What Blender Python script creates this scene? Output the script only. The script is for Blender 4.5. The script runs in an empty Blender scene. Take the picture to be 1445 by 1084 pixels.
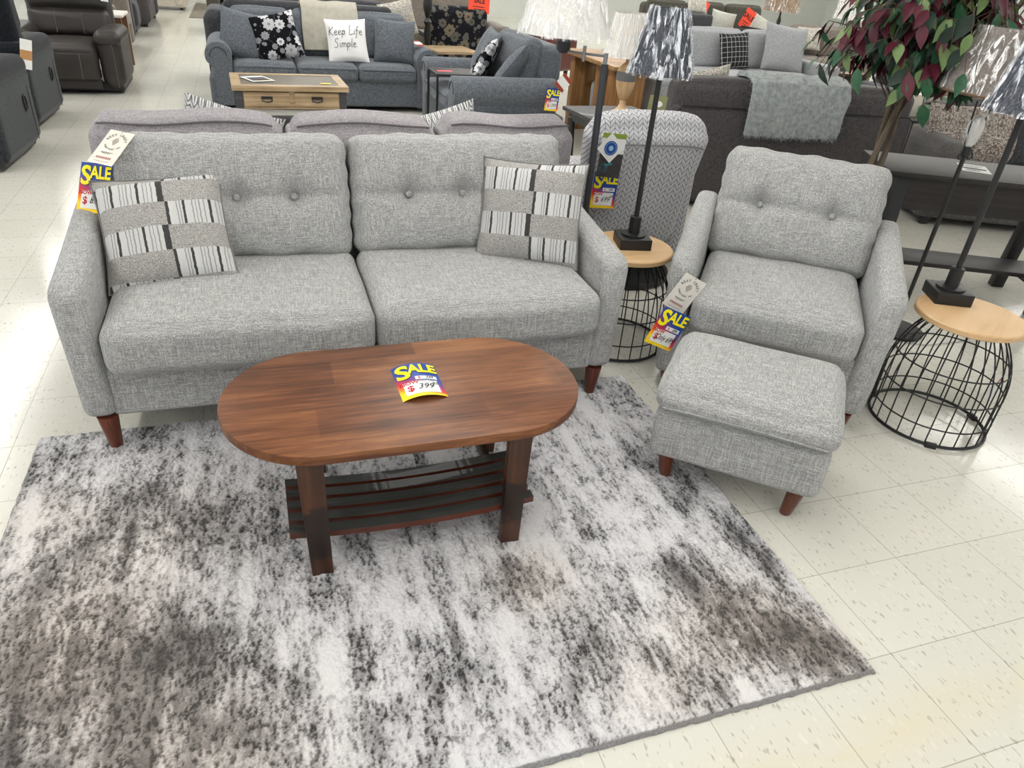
import bpy, bmesh, math, random
import numpy as np
from mathutils import Vector, Matrix, noise as mnoise
sc = bpy.context.scene
COL = sc.collection
PI = math.pi
R = math.radians

# ------------------------------------------------------------------ objects
def link(o):
    COL.objects.link(o); return o

def mesh(name, VF, mat, parent=None, smooth=True, label=None, loc=None, rot=None, kind=None):
    V, F = VF[0], VF[1]
    me = bpy.data.meshes.new(name)
    me.from_pydata([tuple(map(float, v)) for v in V], [], [tuple(int(i) for i in f) for f in F])
    mats = mat if isinstance(mat, (list, tuple)) else [mat]
    for m in mats: me.materials.append(m)
    if len(VF) > 2: me.polygons.foreach_set('material_index', list(VF[2]))
    if smooth:
        me.polygons.foreach_set('use_smooth', [True] * len(me.polygons))
        try: me.set_sharp_from_angle(angle=R(42))
        except Exception: pass
    me.update()
    o = link(bpy.data.objects.new(name, me))
    if parent is not None: o.parent = parent
    if loc is not None: o.location = loc
    if rot is not None: o.rotation_euler = rot
    if label: o['label'] = label
    if kind: o['kind'] = kind
    return o

def tag(o, label, cat, group=None, kind=None):
    o['label'] = label; o['category'] = cat
    if group: o['group'] = group
    if kind: o['kind'] = kind
    return o

def thing(name, label, cat, loc=(0, 0, 0), rz=0.0, group=None):
    o = link(bpy.data.objects.new(name, None)); o.empty_display_size = .1
    o.location = loc; o.rotation_euler = (0, 0, R(rz))
    return tag(o, label, cat, group)

def pose(o, loc, yaw=0, tilt=0, roll=0):
    M = Matrix.Translation(loc) @ Matrix.Rotation(R(yaw), 4, 'Z') @ Matrix.Rotation(R(-tilt), 4, 'X') @ Matrix.Rotation(R(roll), 4, 'Y')
    o.matrix_world = M
    return o

# ------------------------------------------------------------------ geometry (V, F)
def merge(V, F):
    V = np.asarray(V, float)
    u, inv = np.unique(np.round(V, 5), axis=0, return_inverse=True)
    inv = np.asarray(inv).ravel()
    out = []
    for f in F:
        g = []
        for i in f:
            j = int(inv[i])
            if not g or g[-1] != j: g.append(j)
        if len(g) > 1 and g[0] == g[-1]: g.pop()
        if len(g) >= 3: out.append(tuple(g))
    return u, out

def join(*vfs):
    Vs, Fs, n = [], [], 0
    for V, F in vfs:
        V = np.asarray(V, float).reshape(-1, 3)
        Vs.append(V); Fs += [tuple(int(i) + n for i in f) for f in F]; n += len(V)
    return np.concatenate(Vs), Fs

def xf(VF, M=None, t=None, rx=0, ry=0, rz=0, s=None):
    V = np.asarray(VF[0], float).copy()
    if s is not None: V = V * np.asarray(s)
    for a, ax in ((rx, 0), (ry, 1), (rz, 2)):
        if a:
            c, s_ = math.cos(R(a)), math.sin(R(a)); i, j = [(1, 2), (2, 0), (0, 1)][ax]
            p, q = V[:, i].copy(), V[:, j].copy()
            V[:, i] = c * p - s_ * q; V[:, j] = s_ * p + c * q
    if t is not None: V = V + np.asarray(t, float)
    return (V,) + tuple(VF[1:])

def box(x0, x1, y0, y1, z0, z1):
    V = [(x, y, z) for x in (x0, x1) for y in (y0, y1) for z in (z0, z1)]
    return np.array(V, float), [(0, 1, 3, 2), (4, 6, 7, 5), (0, 4, 5, 1), (2, 3, 7, 6), (0, 2, 6, 4), (1, 5, 7, 3)]

def softbox(x0, x1, y0, y1, z0, z1, r=.02, m=3, s=3, shape=None):
    """rounded box with m inner divisions a side; shape(V, U) may move the points (U in -1..1)"""
    c = np.array([(x0 + x1) / 2, (y0 + y1) / 2, (z0 + z1) / 2]); h = np.array([x1 - x0, y1 - y0, z1 - z0]) / 2
    r = min(r, h.min() * .999)
    L = []
    for a in range(3):
        inner = h[a] - r
        k = max(2, int(m * max(1, round(h[a] / max(h.min(), .6 * h.max())))))
        edge = [inner + r * math.tan(R(45 * q / s)) for q in range(1, s + 1)]
        L.append(np.array([-e for e in edge[::-1]] + list(np.linspace(-inner, inner, k)) + edge))
    Vs, Fs, n = [], [], 0
    for a in range(3):
        b, d = (a + 1) % 3, (a + 2) % 3
        for sg in (-1, 1):
            A, B = np.meshgrid(L[b], L[d], indexing='ij')
            P = np.zeros(A.shape + (3,)); P[..., b] = A; P[..., d] = B; P[..., a] = sg * h[a]
            nb, nd = A.shape
            P = P.reshape(-1, 3)
            idx = np.arange(nb * nd).reshape(nb, nd) + n
            for i in range(nb - 1):
                for j in range(nd - 1):
                    q = (idx[i, j], idx[i + 1, j], idx[i + 1, j + 1], idx[i, j + 1])
                    Fs.append(q if sg > 0 else q[::-1])
            Vs.append(P); n += nb * nd
    P = np.concatenate(Vs)
    C = np.clip(P, -(h - r), h - r); D = P - C
    nrm = np.linalg.norm(D, axis=1, keepdims=True)
    V = C + D / np.maximum(nrm, 1e-9) * r
    U = P / h
    V = V + c
    if shape is not None: V = shape(V, U)
    return merge(V, Fs)

def puff(bx=0, by=0, bz=0):
    def f(V, U):
        V = V.copy()
        u, v, w = (np.clip(U[:, i], -1, 1) for i in range(3))
        g = lambda t: np.clip(1 - t ** 4, 0, 1)
        V[:, 0] += bx * u * g(v) * g(w); V[:, 1] += by * v * g(u) * g(w); V[:, 2] += bz * w * g(u) * g(v)
        return V
    return f

def wrinkle(VF, amp, sc_=6.0, seed=0.0):
    V = np.asarray(VF[0], float).copy()
    for i, p in enumerate(V):
        q = Vector((p[0] * sc_ + seed, p[1] * sc_ - seed, p[2] * sc_ + 2 * seed))
        V[i] += amp * np.array([mnoise.noise(q), mnoise.noise(q + Vector((9, 3, 5))), mnoise.noise(q + Vector((2, 8, 17)))])
    return (V,) + tuple(VF[1:])

def tube(P, r, seg=8, closed=False):
    P = [Vector(p) for p in P]; n = len(P)
    rr = r if hasattr(r, '__len__') else [r] * n
    T = []
    for i in range(n):
        a = P[(i - 1) % n] if (closed or i > 0) else P[i]
        b = P[(i + 1) % n] if (closed or i < n - 1) else P[i]
        T.append((b - a).normalized())
    up = Vector((0, 0, 1)) if abs(T[0].z) < .9 else Vector((0, 1, 0))
    N = T[0].cross(up).normalized()
    V, F = [], []
    for i in range(n):
        N = (N - T[i] * N.dot(T[i])).normalized(); B = T[i].cross(N)
        for k in range(seg):
            a = 2 * PI * k / seg
            V.append(P[i] + (N * math.cos(a) + B * math.sin(a)) * rr[i])
    for i in range(n if closed else n - 1):
        j = (i + 1) % n
        for k in range(seg):
            l = (k + 1) % seg
            F.append((i * seg + k, i * seg + l, j * seg + l, j * seg + k))
    if not closed:
        F.append(tuple(range(seg))[::-1]); F.append(tuple((n - 1) * seg + k for k in range(seg)))
    return np.array([tuple(v) for v in V]), F

def lathe(prof, seg=32, cap=True):
    V, F = [], []
    for (r, z) in prof:
        for k in range(seg):
            a = 2 * PI * k / seg; V.append((r * math.cos(a), r * math.sin(a), z))
    n = len(prof)
    for i in range(n - 1):
        for k in range(seg):
            l = (k + 1) % seg
            F.append((i * seg + k, i * seg + l, (i + 1) * seg + l, (i + 1) * seg + k))
    if cap:
        F.append(tuple(range(seg))[::-1]); F.append(tuple((n - 1) * seg + k for k in range(seg)))
    return np.array(V), F

def bevel(VF, w, seg=3, ang=25):
    bm = bmesh.new()
    vs = [bm.verts.new(tuple(v)) for v in VF[0]]
    for f in VF[1]:
        try: bm.faces.new([vs[i] for i in f])
        except ValueError: pass
    bmesh.ops.recalc_face_normals(bm, faces=bm.faces)
    es = [e for e in bm.edges if len(e.link_faces) == 2 and e.calc_face_angle(0) > R(ang)]
    bmesh.ops.bevel(bm, geom=es, offset=w, segments=seg, affect='EDGES', profile=.5, clamp_overlap=True)
    bm.verts.index_update()
    V = np.array([tuple(v.co) for v in bm.verts]); F = [tuple(v.index for v in f.verts) for f in bm.faces]
    bm.free()
    return V, F

def prism(poly, axis, a0, a1, w=0, seg=3, ang=25):
    """poly in the other two axes (x:(y,z)  y:(x,z)  z:(x,y)) pulled from a0 to a1, edges rounded by w"""
    n = len(poly); V = []
    for a in (a0, a1):
        for p, q in poly:
            V.append({'x': (a, p, q), 'y': (p, a, q), 'z': (p, q, a)}[axis])
    F = [tuple(range(n)), tuple(range(n, 2 * n))[::-1]] + [(i, i + n, (i + 1) % n + n, (i + 1) % n) for i in range(n)]
    VF = (np.array(V, float), F)
    bm = bmesh.new(); vs = [bm.verts.new(tuple(v)) for v in V]
    for f in F: bm.faces.new([vs[i] for i in f])
    bmesh.ops.recalc_face_normals(bm, faces=bm.faces)
    bm.verts.index_update()
    F = [tuple(v.index for v in f.verts) for f in bm.faces]; bm.free()
    VF = (VF[0], F)
    return bevel(VF, w, seg, ang) if w else VF

def circ(r, n=40, z=0.0, c=(0, 0)):
    return [(c[0] + r * math.cos(2 * PI * k / n), c[1] + r * math.sin(2 * PI * k / n), z) for k in range(n)]

def pillow(w, h, t, n=18, pinch=.07, wr=.006, seed=1.0):
    """throw pillow standing in XZ (front towards -Y), base centre at the origin"""
    rng = np.linspace(-1, 1, n); V, F = [], []
    for sg in (-1, 1):
        base = len(V)
        for u in rng:
            for v in rng:
                x = w / 2 * u * (1 - pinch * (1 - v * v)); z = h / 2 * v * (1 - pinch * (1 - u * u))
                th = t / 2 * (max(0, (1 - u * u)) ** .42) * (max(0, (1 - v * v)) ** .42)
                k = min(1, 4 * (1 - max(abs(u), abs(v))))
                th += wr * k * mnoise.noise(Vector((u * 2.2 + seed, v * 2.2, sg + seed)))
                V.append((x, sg * th, z + h / 2))
        for i in range(n - 1):
            for j in range(n - 1):
                a = base + i * n + j
                q = (a, a + n, a + n + 1, a + 1)
                F.append(q if sg < 0 else q[::-1])
    return merge(V, F)

def pillow_seam(w, h, pinch=.07, r=.004, n=12):
    P = []
    for k in range(n): u = -1 + 2 * k / n; P.append((w / 2 * u, 0, -h / 2 * (1 - pinch * (1 - u * u)) + h / 2))
    for k in range(n): v = -1 + 2 * k / n; P.append((w / 2 * (1 - pinch * (1 - v * v)), 0, h / 2 * v + h / 2))
    for k in range(n): u = 1 - 2 * k / n; P.append((w / 2 * u, 0, h / 2 * (1 - pinch * (1 - u * u)) + h / 2))
    for k in range(n): v = 1 - 2 * k / n; P.append((-w / 2 * (1 - pinch * (1 - v * v)), 0, h / 2 * v + h / 2))
    return tube(P, r, 6, closed=True)

def sheet(path, x0, x1, th, nw=24, amp=.004, scl=9, seed=0.0, wavy=.0):
    """cloth of thickness th laid along path [(y,z)..] and spread from x0 to x1"""
    P = np.array(path, float); n = len(P)
    T = np.gradient(P, axis=0); T /= np.linalg.norm(T, axis=1, keepdims=True)
    Nn = np.stack([-T[:, 1], T[:, 0]], 1)
    top, bot = P + Nn * th / 2, P - Nn * th / 2
    loop = np.concatenate([top, bot[::-1]]); m = len(loop)
    V, F = [], []
    for i in range(nw + 1):
        x = x0 + (x1 - x0) * i / nw
        for k, (y, z) in enumerate(loop):
            q = Vector((x * scl + seed, y * scl, z * scl)); d = amp * mnoise.noise(q)
            nn = Nn[k] if k < n else -Nn[2 * n - 1 - k]
            xx = x + wavy * mnoise.noise(Vector((y * 7, z * 7, seed + i * .3)))
            V.append((xx, y + nn[0] * d, z + nn[1] * d))
    for i in range(nw):
        for k in range(m):
            l = (k + 1) % m
            F.append((i * m + k, i * m + l, (i + 1) * m + l, (i + 1) * m + k))
    F.append(tuple(range(m))[::-1]); F.append(tuple(nw * m + k for k in range(m)))
    return np.array(V), F

def textmesh(s, size, align='CENTER', bold=0.0, shear=0.0, spacing=1.0, sx=1.0):
    cu = bpy.data.curves.new('lettering', 'FONT'); cu.body = s; cu.size = size; cu.align_x = align; cu.align_y = 'CENTER'
    cu.offset = bold; cu.shear = shear; cu.space_character = spacing; cu.fill_mode = 'FRONT'; cu.resolution_u = 3
    o = bpy.data.objects.new('lettering', cu); COL.objects.link(o)
    dg = bpy.context.evaluated_depsgraph_get()
    me = bpy.data.meshes.new_from_object(o.evaluated_get(dg))
    V = np.array([tuple(v.co) for v in me.vertices]) if len(me.vertices) else np.zeros((0, 3))
    F = [tuple(p.vertices) for p in me.polygons]
    bpy.data.objects.remove(o); bpy.data.curves.remove(cu); bpy.data.meshes.remove(me)
    V[:, 0] *= sx
    return np.stack([V[:, 0], np.zeros(len(V)), V[:, 1]], 1), F      # stands in XZ, faces -Y

# ------------------------------------------------------------------ materials
def lin(c):
    """8-bit display colour -> linear rgba"""
    o = []
    for v in c:
        v = v / 255.0
        o.append(v / 12.92 if v <= .04045 else ((v + .055) / 1.055) ** 2.4)
    return tuple(o) + (1.0,)

class NT:
    def __init__(s, name):
        s.m = bpy.data.materials.new(name); s.m.use_nodes = True
        s.t = s.m.node_tree; s.t.nodes.clear()
        s.out = s.t.nodes.new('ShaderNodeOutputMaterial')
    def n(s, typ, **kw):
        nd = s.t.nodes.new(typ)
        for k, v in kw.items():
            if k.startswith('i_'):
                key = k[2:]; sock = nd.inputs[int(key)] if key.isdigit() else nd.inputs[key.replace('_', ' ')]
                if hasattr(v, 'is_output') or isinstance(v, bpy.types.NodeSocket): s.t.links.new(v, sock)
                else: sock.default_value = v
            else: setattr(nd, k, v)
        return nd
    def coord(s, scale=(1, 1, 1), rot=(0, 0, 0), loc=(0, 0, 0)):
        tc = s.n('ShaderNodeTexCoord')
        mp = s.n('ShaderNodeMapping', i_0=tc.outputs['Object'])
        mp.inputs['Scale'].default_value = scale; mp.inputs['Rotation'].default_value = rot; mp.inputs['Location'].default_value = loc
        return mp.outputs[0]
    def noise(s, vec, scale=1.0, detail=2.0, rough=.5, dist=0.0):
        return s.n('ShaderNodeTexNoise', i_Vector=vec, i_Scale=scale, i_Detail=detail, i_Roughness=rough, i_Distortion=dist).outputs[0]
    def ramp(s, fac, stops, interp='LINEAR'):
        nd = s.n('ShaderNodeValToRGB', i_0=fac); cr = nd.color_ramp; cr.interpolation = interp
        while len(cr.elements) < len(stops): cr.elements.new(.5)
        for e, (p, c) in zip(cr.elements, stops):
            e.position = p; e.color = c if len(c) == 4 else lin(c)
        return nd.outputs[0]
    def math(s, op, a, b=0.0, c=None):
        nd = s.n('ShaderNodeMath', operation=op, i_0=a, i_1=b)
        if c is not None:
            if isinstance(c, bpy.types.NodeSocket): s.t.links.new(c, nd.inputs[2])
            else: nd.inputs[2].default_value = c
        return nd.outputs[0]
    def mix(s, f, a, b, mode='MIX'):
        nd = s.n('ShaderNodeMix', data_type='RGBA', blend_type=mode)
        for k, v in ((0, f), (6, a), (7, b)):
            if isinstance(v, bpy.types.NodeSocket): s.t.links.new(v, nd.inputs[k])
            else: nd.inputs[k].default_value = v
        return nd.outputs[2]
    def sep(s, vec):
        return s.n('ShaderNodeSeparateXYZ', i_0=vec).outputs
    def bump(s, h, strength=.3, dist=.003):
        return s.n('ShaderNodeBump', i_Height=h, i_Strength=strength, i_Distance=dist).outputs[0]
    def done(s, col, rough=.8, metal=0.0, normal=None, spec=.5, sheen=0.0, coat=0.0, alpha=None, emit=None, trans=0.0, sub=0.0):
        b = s.n('ShaderNodeBsdfPrincipled')
        def put(k, v):
            if v is None: return
            if isinstance(v, bpy.types.NodeSocket): s.t.links.new(v, b.inputs[k])
            else: b.inputs[k].default_value = v
        put('Base Color', col); put('Roughness', rough); put('Metallic', metal); put('Normal', normal)
        put('Specular IOR Level', spec); put('Sheen Weight', sheen); put('Coat Weight', coat); put('Alpha', alpha); put('Transmission Weight', trans)
        if emit is not None: put('Emission Color', emit[0]); put('Emission Strength', emit[1])
        s.t.links.new(b.outputs[0], s.out.inputs[0])
        return s.m

def plain(name, c, rough=.6, metal=0.0, spec=.4, coat=0.0, var=.06, scale=8.0):
    """one colour with a faint procedural mottle"""
    t = NT(name); nz = t.noise(t.coord(), scale, 3)
    k = t.mix(nz, tuple(x * (1 - var * 2) for x in lin(c)[:3]) + (1,), tuple(min(1, x * (1 + var * 2)) for x in lin(c)[:3]) + (1,))
    return t.done(k, rough, metal, spec=spec, coat=coat)

def fabric(name, dark, mid, light, fine=330.0, long=22.0, bump=.25, blotch=.0, sheen=.15, lo=.36, hi=.66):
    """woven cloth: light and dark yarns running both ways"""
    t = NT(name)
    a = t.noise(t.coord((long, fine, fine)), 1, 2, .6)
    b = t.noise(t.coord((fine, fine, long), loc=(3, 1, 7)), 1, 2, .6)
    c = t.noise(t.coord((fine, long, fine), loc=(9, 5, 2)), 1, 2, .6)
    d = t.noise(t.coord(), fine * .55, 2, .6)
    s = t.math('ADD', t.math('ADD', a, b), t.math('ADD', c, d))
    s = t.math('MULTIPLY', s, .25)
    w = (hi - lo)
    col = t.ramp(s, [(lo + .06 * w / .3, dark), (lo + w * .45, mid), (hi - .06 * w / .3, light)])
    if blotch:
        col = t.mix(t.math('MULTIPLY', t.noise(t.coord(), 2.5, 3), blotch), col, lin(dark))
    return t.done(col, .9, normal=t.bump(s, bump, .004), spec=.15, sheen=sheen)

def wood(name, dark, mid, light, axis='x', scale=1.0, rough=.35, coat=.15, grain=40.0, stain=None):
    t = NT(name)
    lng = {'x': (1.5, grain, grain), 'y': (grain, 1.5, grain), 'z': (grain, grain, 1.5)}[axis]
    v = t.coord(tuple(k * scale for k in lng))
    a = t.noise(v, 1, 5, .6, .6); b = t.noise(t.coord((4 * scale,) * 3), 1, 3, .5, .8)
    s = t.math('ADD', t.math('MULTIPLY', a, .7), t.math('MULTIPLY', b, .3))
    col = t.ramp(s, [(.3, dark), (.5, mid), (.72, light)])
    if stain: col = stain(t, col)
    return t.done(col, rough, normal=t.bump(s, .15, .002), spec=.4, coat=coat)

def metal_paint(name, c, rough=.45):
    return plain(name, c, rough, 0.0, .5, var=.08, scale=30)
CAM = [1015.0, -0.360718299497376, 0.5419030341319525, 0.0867683981056206, -2.141677582757379, -1.8109463010306712, 1.598314639590935]
# ------------------------------------------------------------------ palette
HEATHER = fabric('light grey tweed', (128, 128, 127), (154, 154, 153), (196, 196, 194), 420, 20, .3, lo=.38, hi=.63)
WOODLEG = wood('red brown stained leg', (52, 22, 12), (92, 42, 24), (122, 62, 38), 'z', 2, .35, .2)
BLACK = metal_paint('black powder coat', (26, 26, 27), .45)
SEAM = plain('dark seam thread', (70, 70, 72), .9)
PAPER = plain('white card', (236, 236, 234), .7, var=.02)
CREAM = plain('cream linen card', (226, 222, 212), .8, var=.05, scale=60)
INK = plain('black ink', (28, 28, 30), .7)
GREYINK = plain('grey ink', (120, 118, 116), .7)
REDINK = plain('red ink', (196, 30, 44), .6)
BROWNINK = plain('brown ink', (92, 40, 34), .7)
YELLOW = plain('yellow print', (252, 236, 20), .5, var=.01)
ORANGE = plain('fluorescent orange card', (255, 84, 56), .6, var=.02)
WHITEMETAL = plain('brushed grey metal', (90, 92, 96), .4, .3)

def floor_material():
    t = NT('vinyl composition tile'); T = .3048
    v = t.coord(); X, Y, Z = t.sep(v)
    def cell(a):
        q = t.math('DIVIDE', a, T)
        f = t.math('FRACT', q); e = t.math('ABSOLUTE', t.math('SUBTRACT', f, .5))
        return t.math('FLOOR', q), e
    cx, ex = cell(X); cy, ey = cell(Y)
    edge = t.math('MAXIMUM', ex, ey)
    seam = t.ramp(edge, [(.4955, (0, 0, 0)), (.4975, (255, 255, 255))])
    cid = t.n('ShaderNodeCombineXYZ', i_0=cx, i_1=cy).outputs[0]
    wn = t.n('ShaderNodeTexWhiteNoise', i_Vector=cid).outputs[0]
    fl = t.noise(t.coord((95, 30, 1), (0, 0, R(8))), 1, 1.5, .5)
    dark = t.ramp(fl, [(.64, (0, 0, 0)), (.69, (255, 255, 255))])
    fl2 = t.noise(t.coord((80, 26, 1), (0, 0, R(10)), (4, 9, 0)), 1, 2, .5)
    light = t.ramp(fl2, [(.62, (0, 0, 0)), (.7, (255, 255, 255))])
    base = t.mix(t.math('MULTIPLY', wn, .8), lin((208, 206, 196)), lin((215, 213, 204)))
    base = t.mix(t.math('MULTIPLY', light, .5), base, lin((226, 223, 214)))
    base = t.mix(t.math('MULTIPLY', dark, .6), base, lin((140, 136, 124)))
    wear = t.noise(t.coord((1, 1, 1)), 1.3, 4, .6)
    base = t.mix(t.math('MULTIPLY', wear, .2), base, lin((196, 192, 180)))
    # old yellow tape residue, a strip along the front of the rug
    dy = t.math('ADD', Y, t.math('ADD', t.math('MULTIPLY', X, -.06), 1.06))
    g = t.math('MULTIPLY', t.math('MULTIPLY', dy, dy), -220.0)
    st = t.math('MULTIPLY', t.math('EXPONENT', g), t.ramp(t.noise(t.coord((2.2, 9, 1)), 1, 3), [(.36, (0, 0, 0)), (.62, (255, 255, 255))]))
    base = t.mix(t.math('MULTIPLY', st, .36), base, lin((214, 200, 156)))
    base = t.mix(t.math('MULTIPLY', seam, .75), base, lin((112, 100, 84)))
    sc1 = t.noise(t.coord((3, 30, 1), (0, 0, R(25))), 1, 4, .7); sc2 = t.noise(t.coord((24, 4, 1), (0, 0, R(-15))), 1, 4, .7)
    rough = t.math('ADD', t.math('MULTIPLY', t.math('ADD', sc1, sc2), .13), .03)
    b = t.bump(t.math('ADD', t.noise(t.coord(), 3.5, 2), t.math('MULTIPLY', seam, -.3)), .06, .01)
    return t.done(base, rough, spec=.5, normal=b)

# ------------------------------------------------------------------ room
def structure(name, VF, mat):
    o = mesh(name, VF, mat, smooth=False); o['kind'] = 'structure'; return o
X0, X1, Y0, Y1, CZ = -9.0, 15.0, -9.0, 19.0, 3.4
structure('floor', box(X0, X1, Y0, Y1, -.08, 0), floor_material())
WALLM = plain('sage grey painted wall', (208, 211, 204), .8, var=.03)
CEILM = plain('white acoustic ceiling tile', (225, 225, 222), .9, var=.03, scale=40)
structure('wall_back', box(X0, X1, Y1, Y1 + .12, 0, CZ), WALLM)
structure('wall_right', box(X1, X1 + .12, Y0, Y1, 0, CZ), WALLM)
structure('ceiling', box(X0, X1, Y0, Y1, CZ, CZ + .1), CEILM)

def strip_light(x, y0, y1, label):
    t = thing('ceiling_light', label, 'ceiling light', (x, (y0 + y1) / 2, CZ))
    h = (y1 - y0) / 2
    mesh('housing', prism([(-.16, 0), (.16, 0), (.13, -.09), (-.13, -.09)], 'y', -h, h), plain('white enamel', (235, 235, 235), .5), t, smooth=False)
    e = NT('lit diffuser'); e.done(lin((255, 255, 255)), .5, emit=((1, .985, .95, 1), LIGHT))
    mesh('diffuser', softbox(-.12, .12, -h + .02, h - .02, -.16, -.091, .03, 2, 2), e.m, t)
LIGHT = 17.0
strip_light(-5.2, -4, 17, 'long white ceiling strip light over the recliner aisle')
strip_light(-1.0, -6, 17, 'long white ceiling strip light over the oval coffee table')
strip_light(2.6, 4.5, 17, 'long white ceiling strip light over the light grey sectional')
strip_light(6.1, -6, 17, 'long white ceiling strip light beyond the desk')
strip_light(10.2, 0, 17, 'added unseen ceiling strip light that brightens the far wall')  # extra strip, added only to brighten the dim far wall

# ------------------------------------------------------------------ rug
def rug():
    x0, x1, y0, y1 = -2.972, -.70, -.957, .632
    nx, ny = 760, 530
    xs = np.linspace(x0, x1, nx); ys = np.linspace(y0, y1, ny)
    XX, YY = np.meshgrid(xs, ys, indexing='ij')
    rs = np.random.RandomState(4)
    def vnoise(sx, sy, seed):
        g = np.random.RandomState(seed).rand(int((x1 - x0) * sx) + 4, int((y1 - y0) * sy) + 4)
        a = (XX - x0) * sx; b = (YY - y0) * sy
        i = a.astype(int); j = b.astype(int); u = a - i; v = b - j
        u = u * u * (3 - 2 * u); v = v * v * (3 - 2 * v)
        return (g[i, j] * (1 - u) + g[i + 1, j] * u) * (1 - v) + (g[i, j + 1] * (1 - u) + g[i + 1, j + 1] * u) * v
    D = np.zeros_like(XX); TA = np.zeros_like(XX)
    blobs = [(-2.62, .14, .19, .8), (-2.33, .02, .13, .8), (-2.89, .45, .13, .5), (-2.79, -.29, .23, .75), (-2.38, -.53, .19, .6), (-2.65, -.61, .19, .7),
             (-1.97, -.8, .1, .5), (-.70, -.44, .13, .75), (-.76, .04, .16, .7), (-.79, -.81, .12, .7), (-.74, .44, .13, .7), (-1.04, -.5, .08, .8),
             (-1.02, -.67, .11, .55), (-1.37, -.69, .11, .5), (-1.57, -.43, .08, .6), (-1.57, -.79, .13, .4), (-2.12, .37, .12, .5), (-1.96, -.51, .08, .4),
             (-1.21, -.23, .07, .5), (-2.11, -.34, .04, .6), (-2.64, .57, .12, .5), (-.9, -.73, .12, .6), (-1.84, -.67, .1, .5), (-2.9, -.75, .2, .7), (-2.2, -.85, .16, .6), (-1.2, -.9, .14, .5), (-.9, -.2, .08, .5), (-1.0, .1, .06, .5)]
    wob = (vnoise(7, 7, 1) - .5) * .12
    for bx, by, br, bs in blobs:
        dx = np.abs(XX - bx + wob) / br; dy = np.abs(YY - by + wob) / (br * 1.15)
        D += bs * np.exp(-(dx ** 3 + dy ** 3) * .8)
    for bx, by, br, bs in [(-2.75, -.35, .35, 1), (-2.5, .1, .25, .5), (-1.5, -.42, .15, .9), (-.98, -.7, .2, .9), (-2.4, -.8, .3, .8), (-.78, -.86, .15, .8), (-1.3, -.85, .2, .6), (-2.9, .2, .2, .6)]:
        TA += bs * np.exp(-(((XX - bx) / br) ** 2 + ((YY - by) / br) ** 2))
    st = vnoise(34, 5, 2) * .5 + vnoise(70, 12, 3) * .3 + vnoise(14, 2.5, 5) * .45 - .62
    sp = vnoise(130, 45, 7) * .6 + vnoise(190, 190, 8) * .4 - .5
    md = vnoise(26, 18, 9) - .5
    tf = vnoise(150, 62, 21) * .55 + vnoise(250, 250, 22) * .45
    tf = np.clip((tf - .5) * 2.3 + .5, 0, 1)
    mac = .155 + .50 * D + .66 * st + .34 * md
    spk = np.clip((tf - .70) * 2.6, 0, 1) * np.clip(.25 + 1.3 * mac, 0, 1)
    f = np.clip(mac + .52 * spk + .34 * (tf - .5) * np.clip(.35 + mac, .2, .8) + .22 * sp, 0, 1)
    pile = .011 + .004 * vnoise(160, 110, 11) + .004 * vnoise(60, 45, 12) + .0035 * vnoise(280, 280, 13) - .006 * np.clip(f - .45, 0, 1)
    lip = np.minimum.reduce([XX - x0, x1 - XX, YY - y0, y1 - YY])
    pile = np.where(lip < .012, .004 + pile * np.clip(lip / .012, 0, 1), pile)
    f = np.where(lip < .008, .55, f)
    jag = .004 * (vnoise(60, 60, 15) - .5) * (lip < .004)
    V = np.stack([XX + jag, YY + jag, pile], -1).reshape(-1, 3)
    i = np.arange(nx - 1)[:, None] * ny + np.arange(ny - 1)[None]
    Q = np.stack([i, i + ny, i + ny + 1, i + 1], -1).reshape(-1, 4)
    # underside
    b = len(V); loop = [k * ny for k in range(nx)] + [(nx - 1) * ny + k for k in range(1, ny)] + [k * ny + ny - 1 for k in range(nx - 2, -1, -1)] + [k for k in range(ny - 2, 0, -1)]
    Vb = V[loop].copy(); Vb[:, 2] = .001
    V = np.concatenate([V, Vb]); m = len(loop)
    side = [(loop[k], b + k, b + (k + 1) % m, loop[(k + 1) % m]) for k in range(m)]
    me = bpy.data.meshes.new('area_rug')
    me.vertices.add(len(V)); me.vertices.foreach_set('co', V.ravel())
    faces = np.concatenate([Q, np.array(side)])
    me.loops.add(faces.size); me.loops.foreach_set('vertex_index', faces.ravel().astype(np.int32))
    me.polygons.add(len(faces)); me.polygons.foreach_set('loop_start', np.arange(0, faces.size, 4, dtype=np.int32))
    me.update(calc_edges=True); me.validate()
    for nm, A in (('shade', f), ('taupe', np.clip(TA, 0, 1))):
        at = me.attributes.new(nm, 'FLOAT', 'POINT')
        vals = np.concatenate([A.ravel(), A.ravel()[loop]])
        at.data.foreach_set('value', vals.astype(np.float32))
    me.polygons.foreach_set('use_smooth', [True] * len(me.polygons))
    t = NT('shaggy abstract rug')
    sh = t.n('ShaderNodeAttribute', attribute_name='shade').outputs['Fac']; ta = t.n('ShaderNodeAttribute', attribute_name='taupe').outputs['Fac']
    nz = t.noise(t.coord((260, 190, 260)), 1, 3, .7)
    s = t.math('ADD', sh, t.math('MULTIPLY', t.math('SUBTRACT', nz, .5), .6))
    grey = t.ramp(s, [(.0, (216, 215, 217)), (.25, (192, 191, 194)), (.48, (150, 149, 151)), (.72, (100, 98, 99)), (1.0, (50, 49, 50))])
    tau = t.ramp(s, [(.0, (222, 216, 211)), (.26, (186, 179, 174)), (.5, (138, 131, 126)), (1.0, (72, 68, 65))])
    me.materials.append(t.done(t.mix(ta, grey, tau), .95, spec=.1, sheen=.2, normal=t.bump(nz, .5, .004)))
    o = link(bpy.data.objects.new('area_rug', me))
    tag(o, 'shaggy white, grey and taupe abstract area rug under the oval coffee table', 'rug')
rug()

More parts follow.
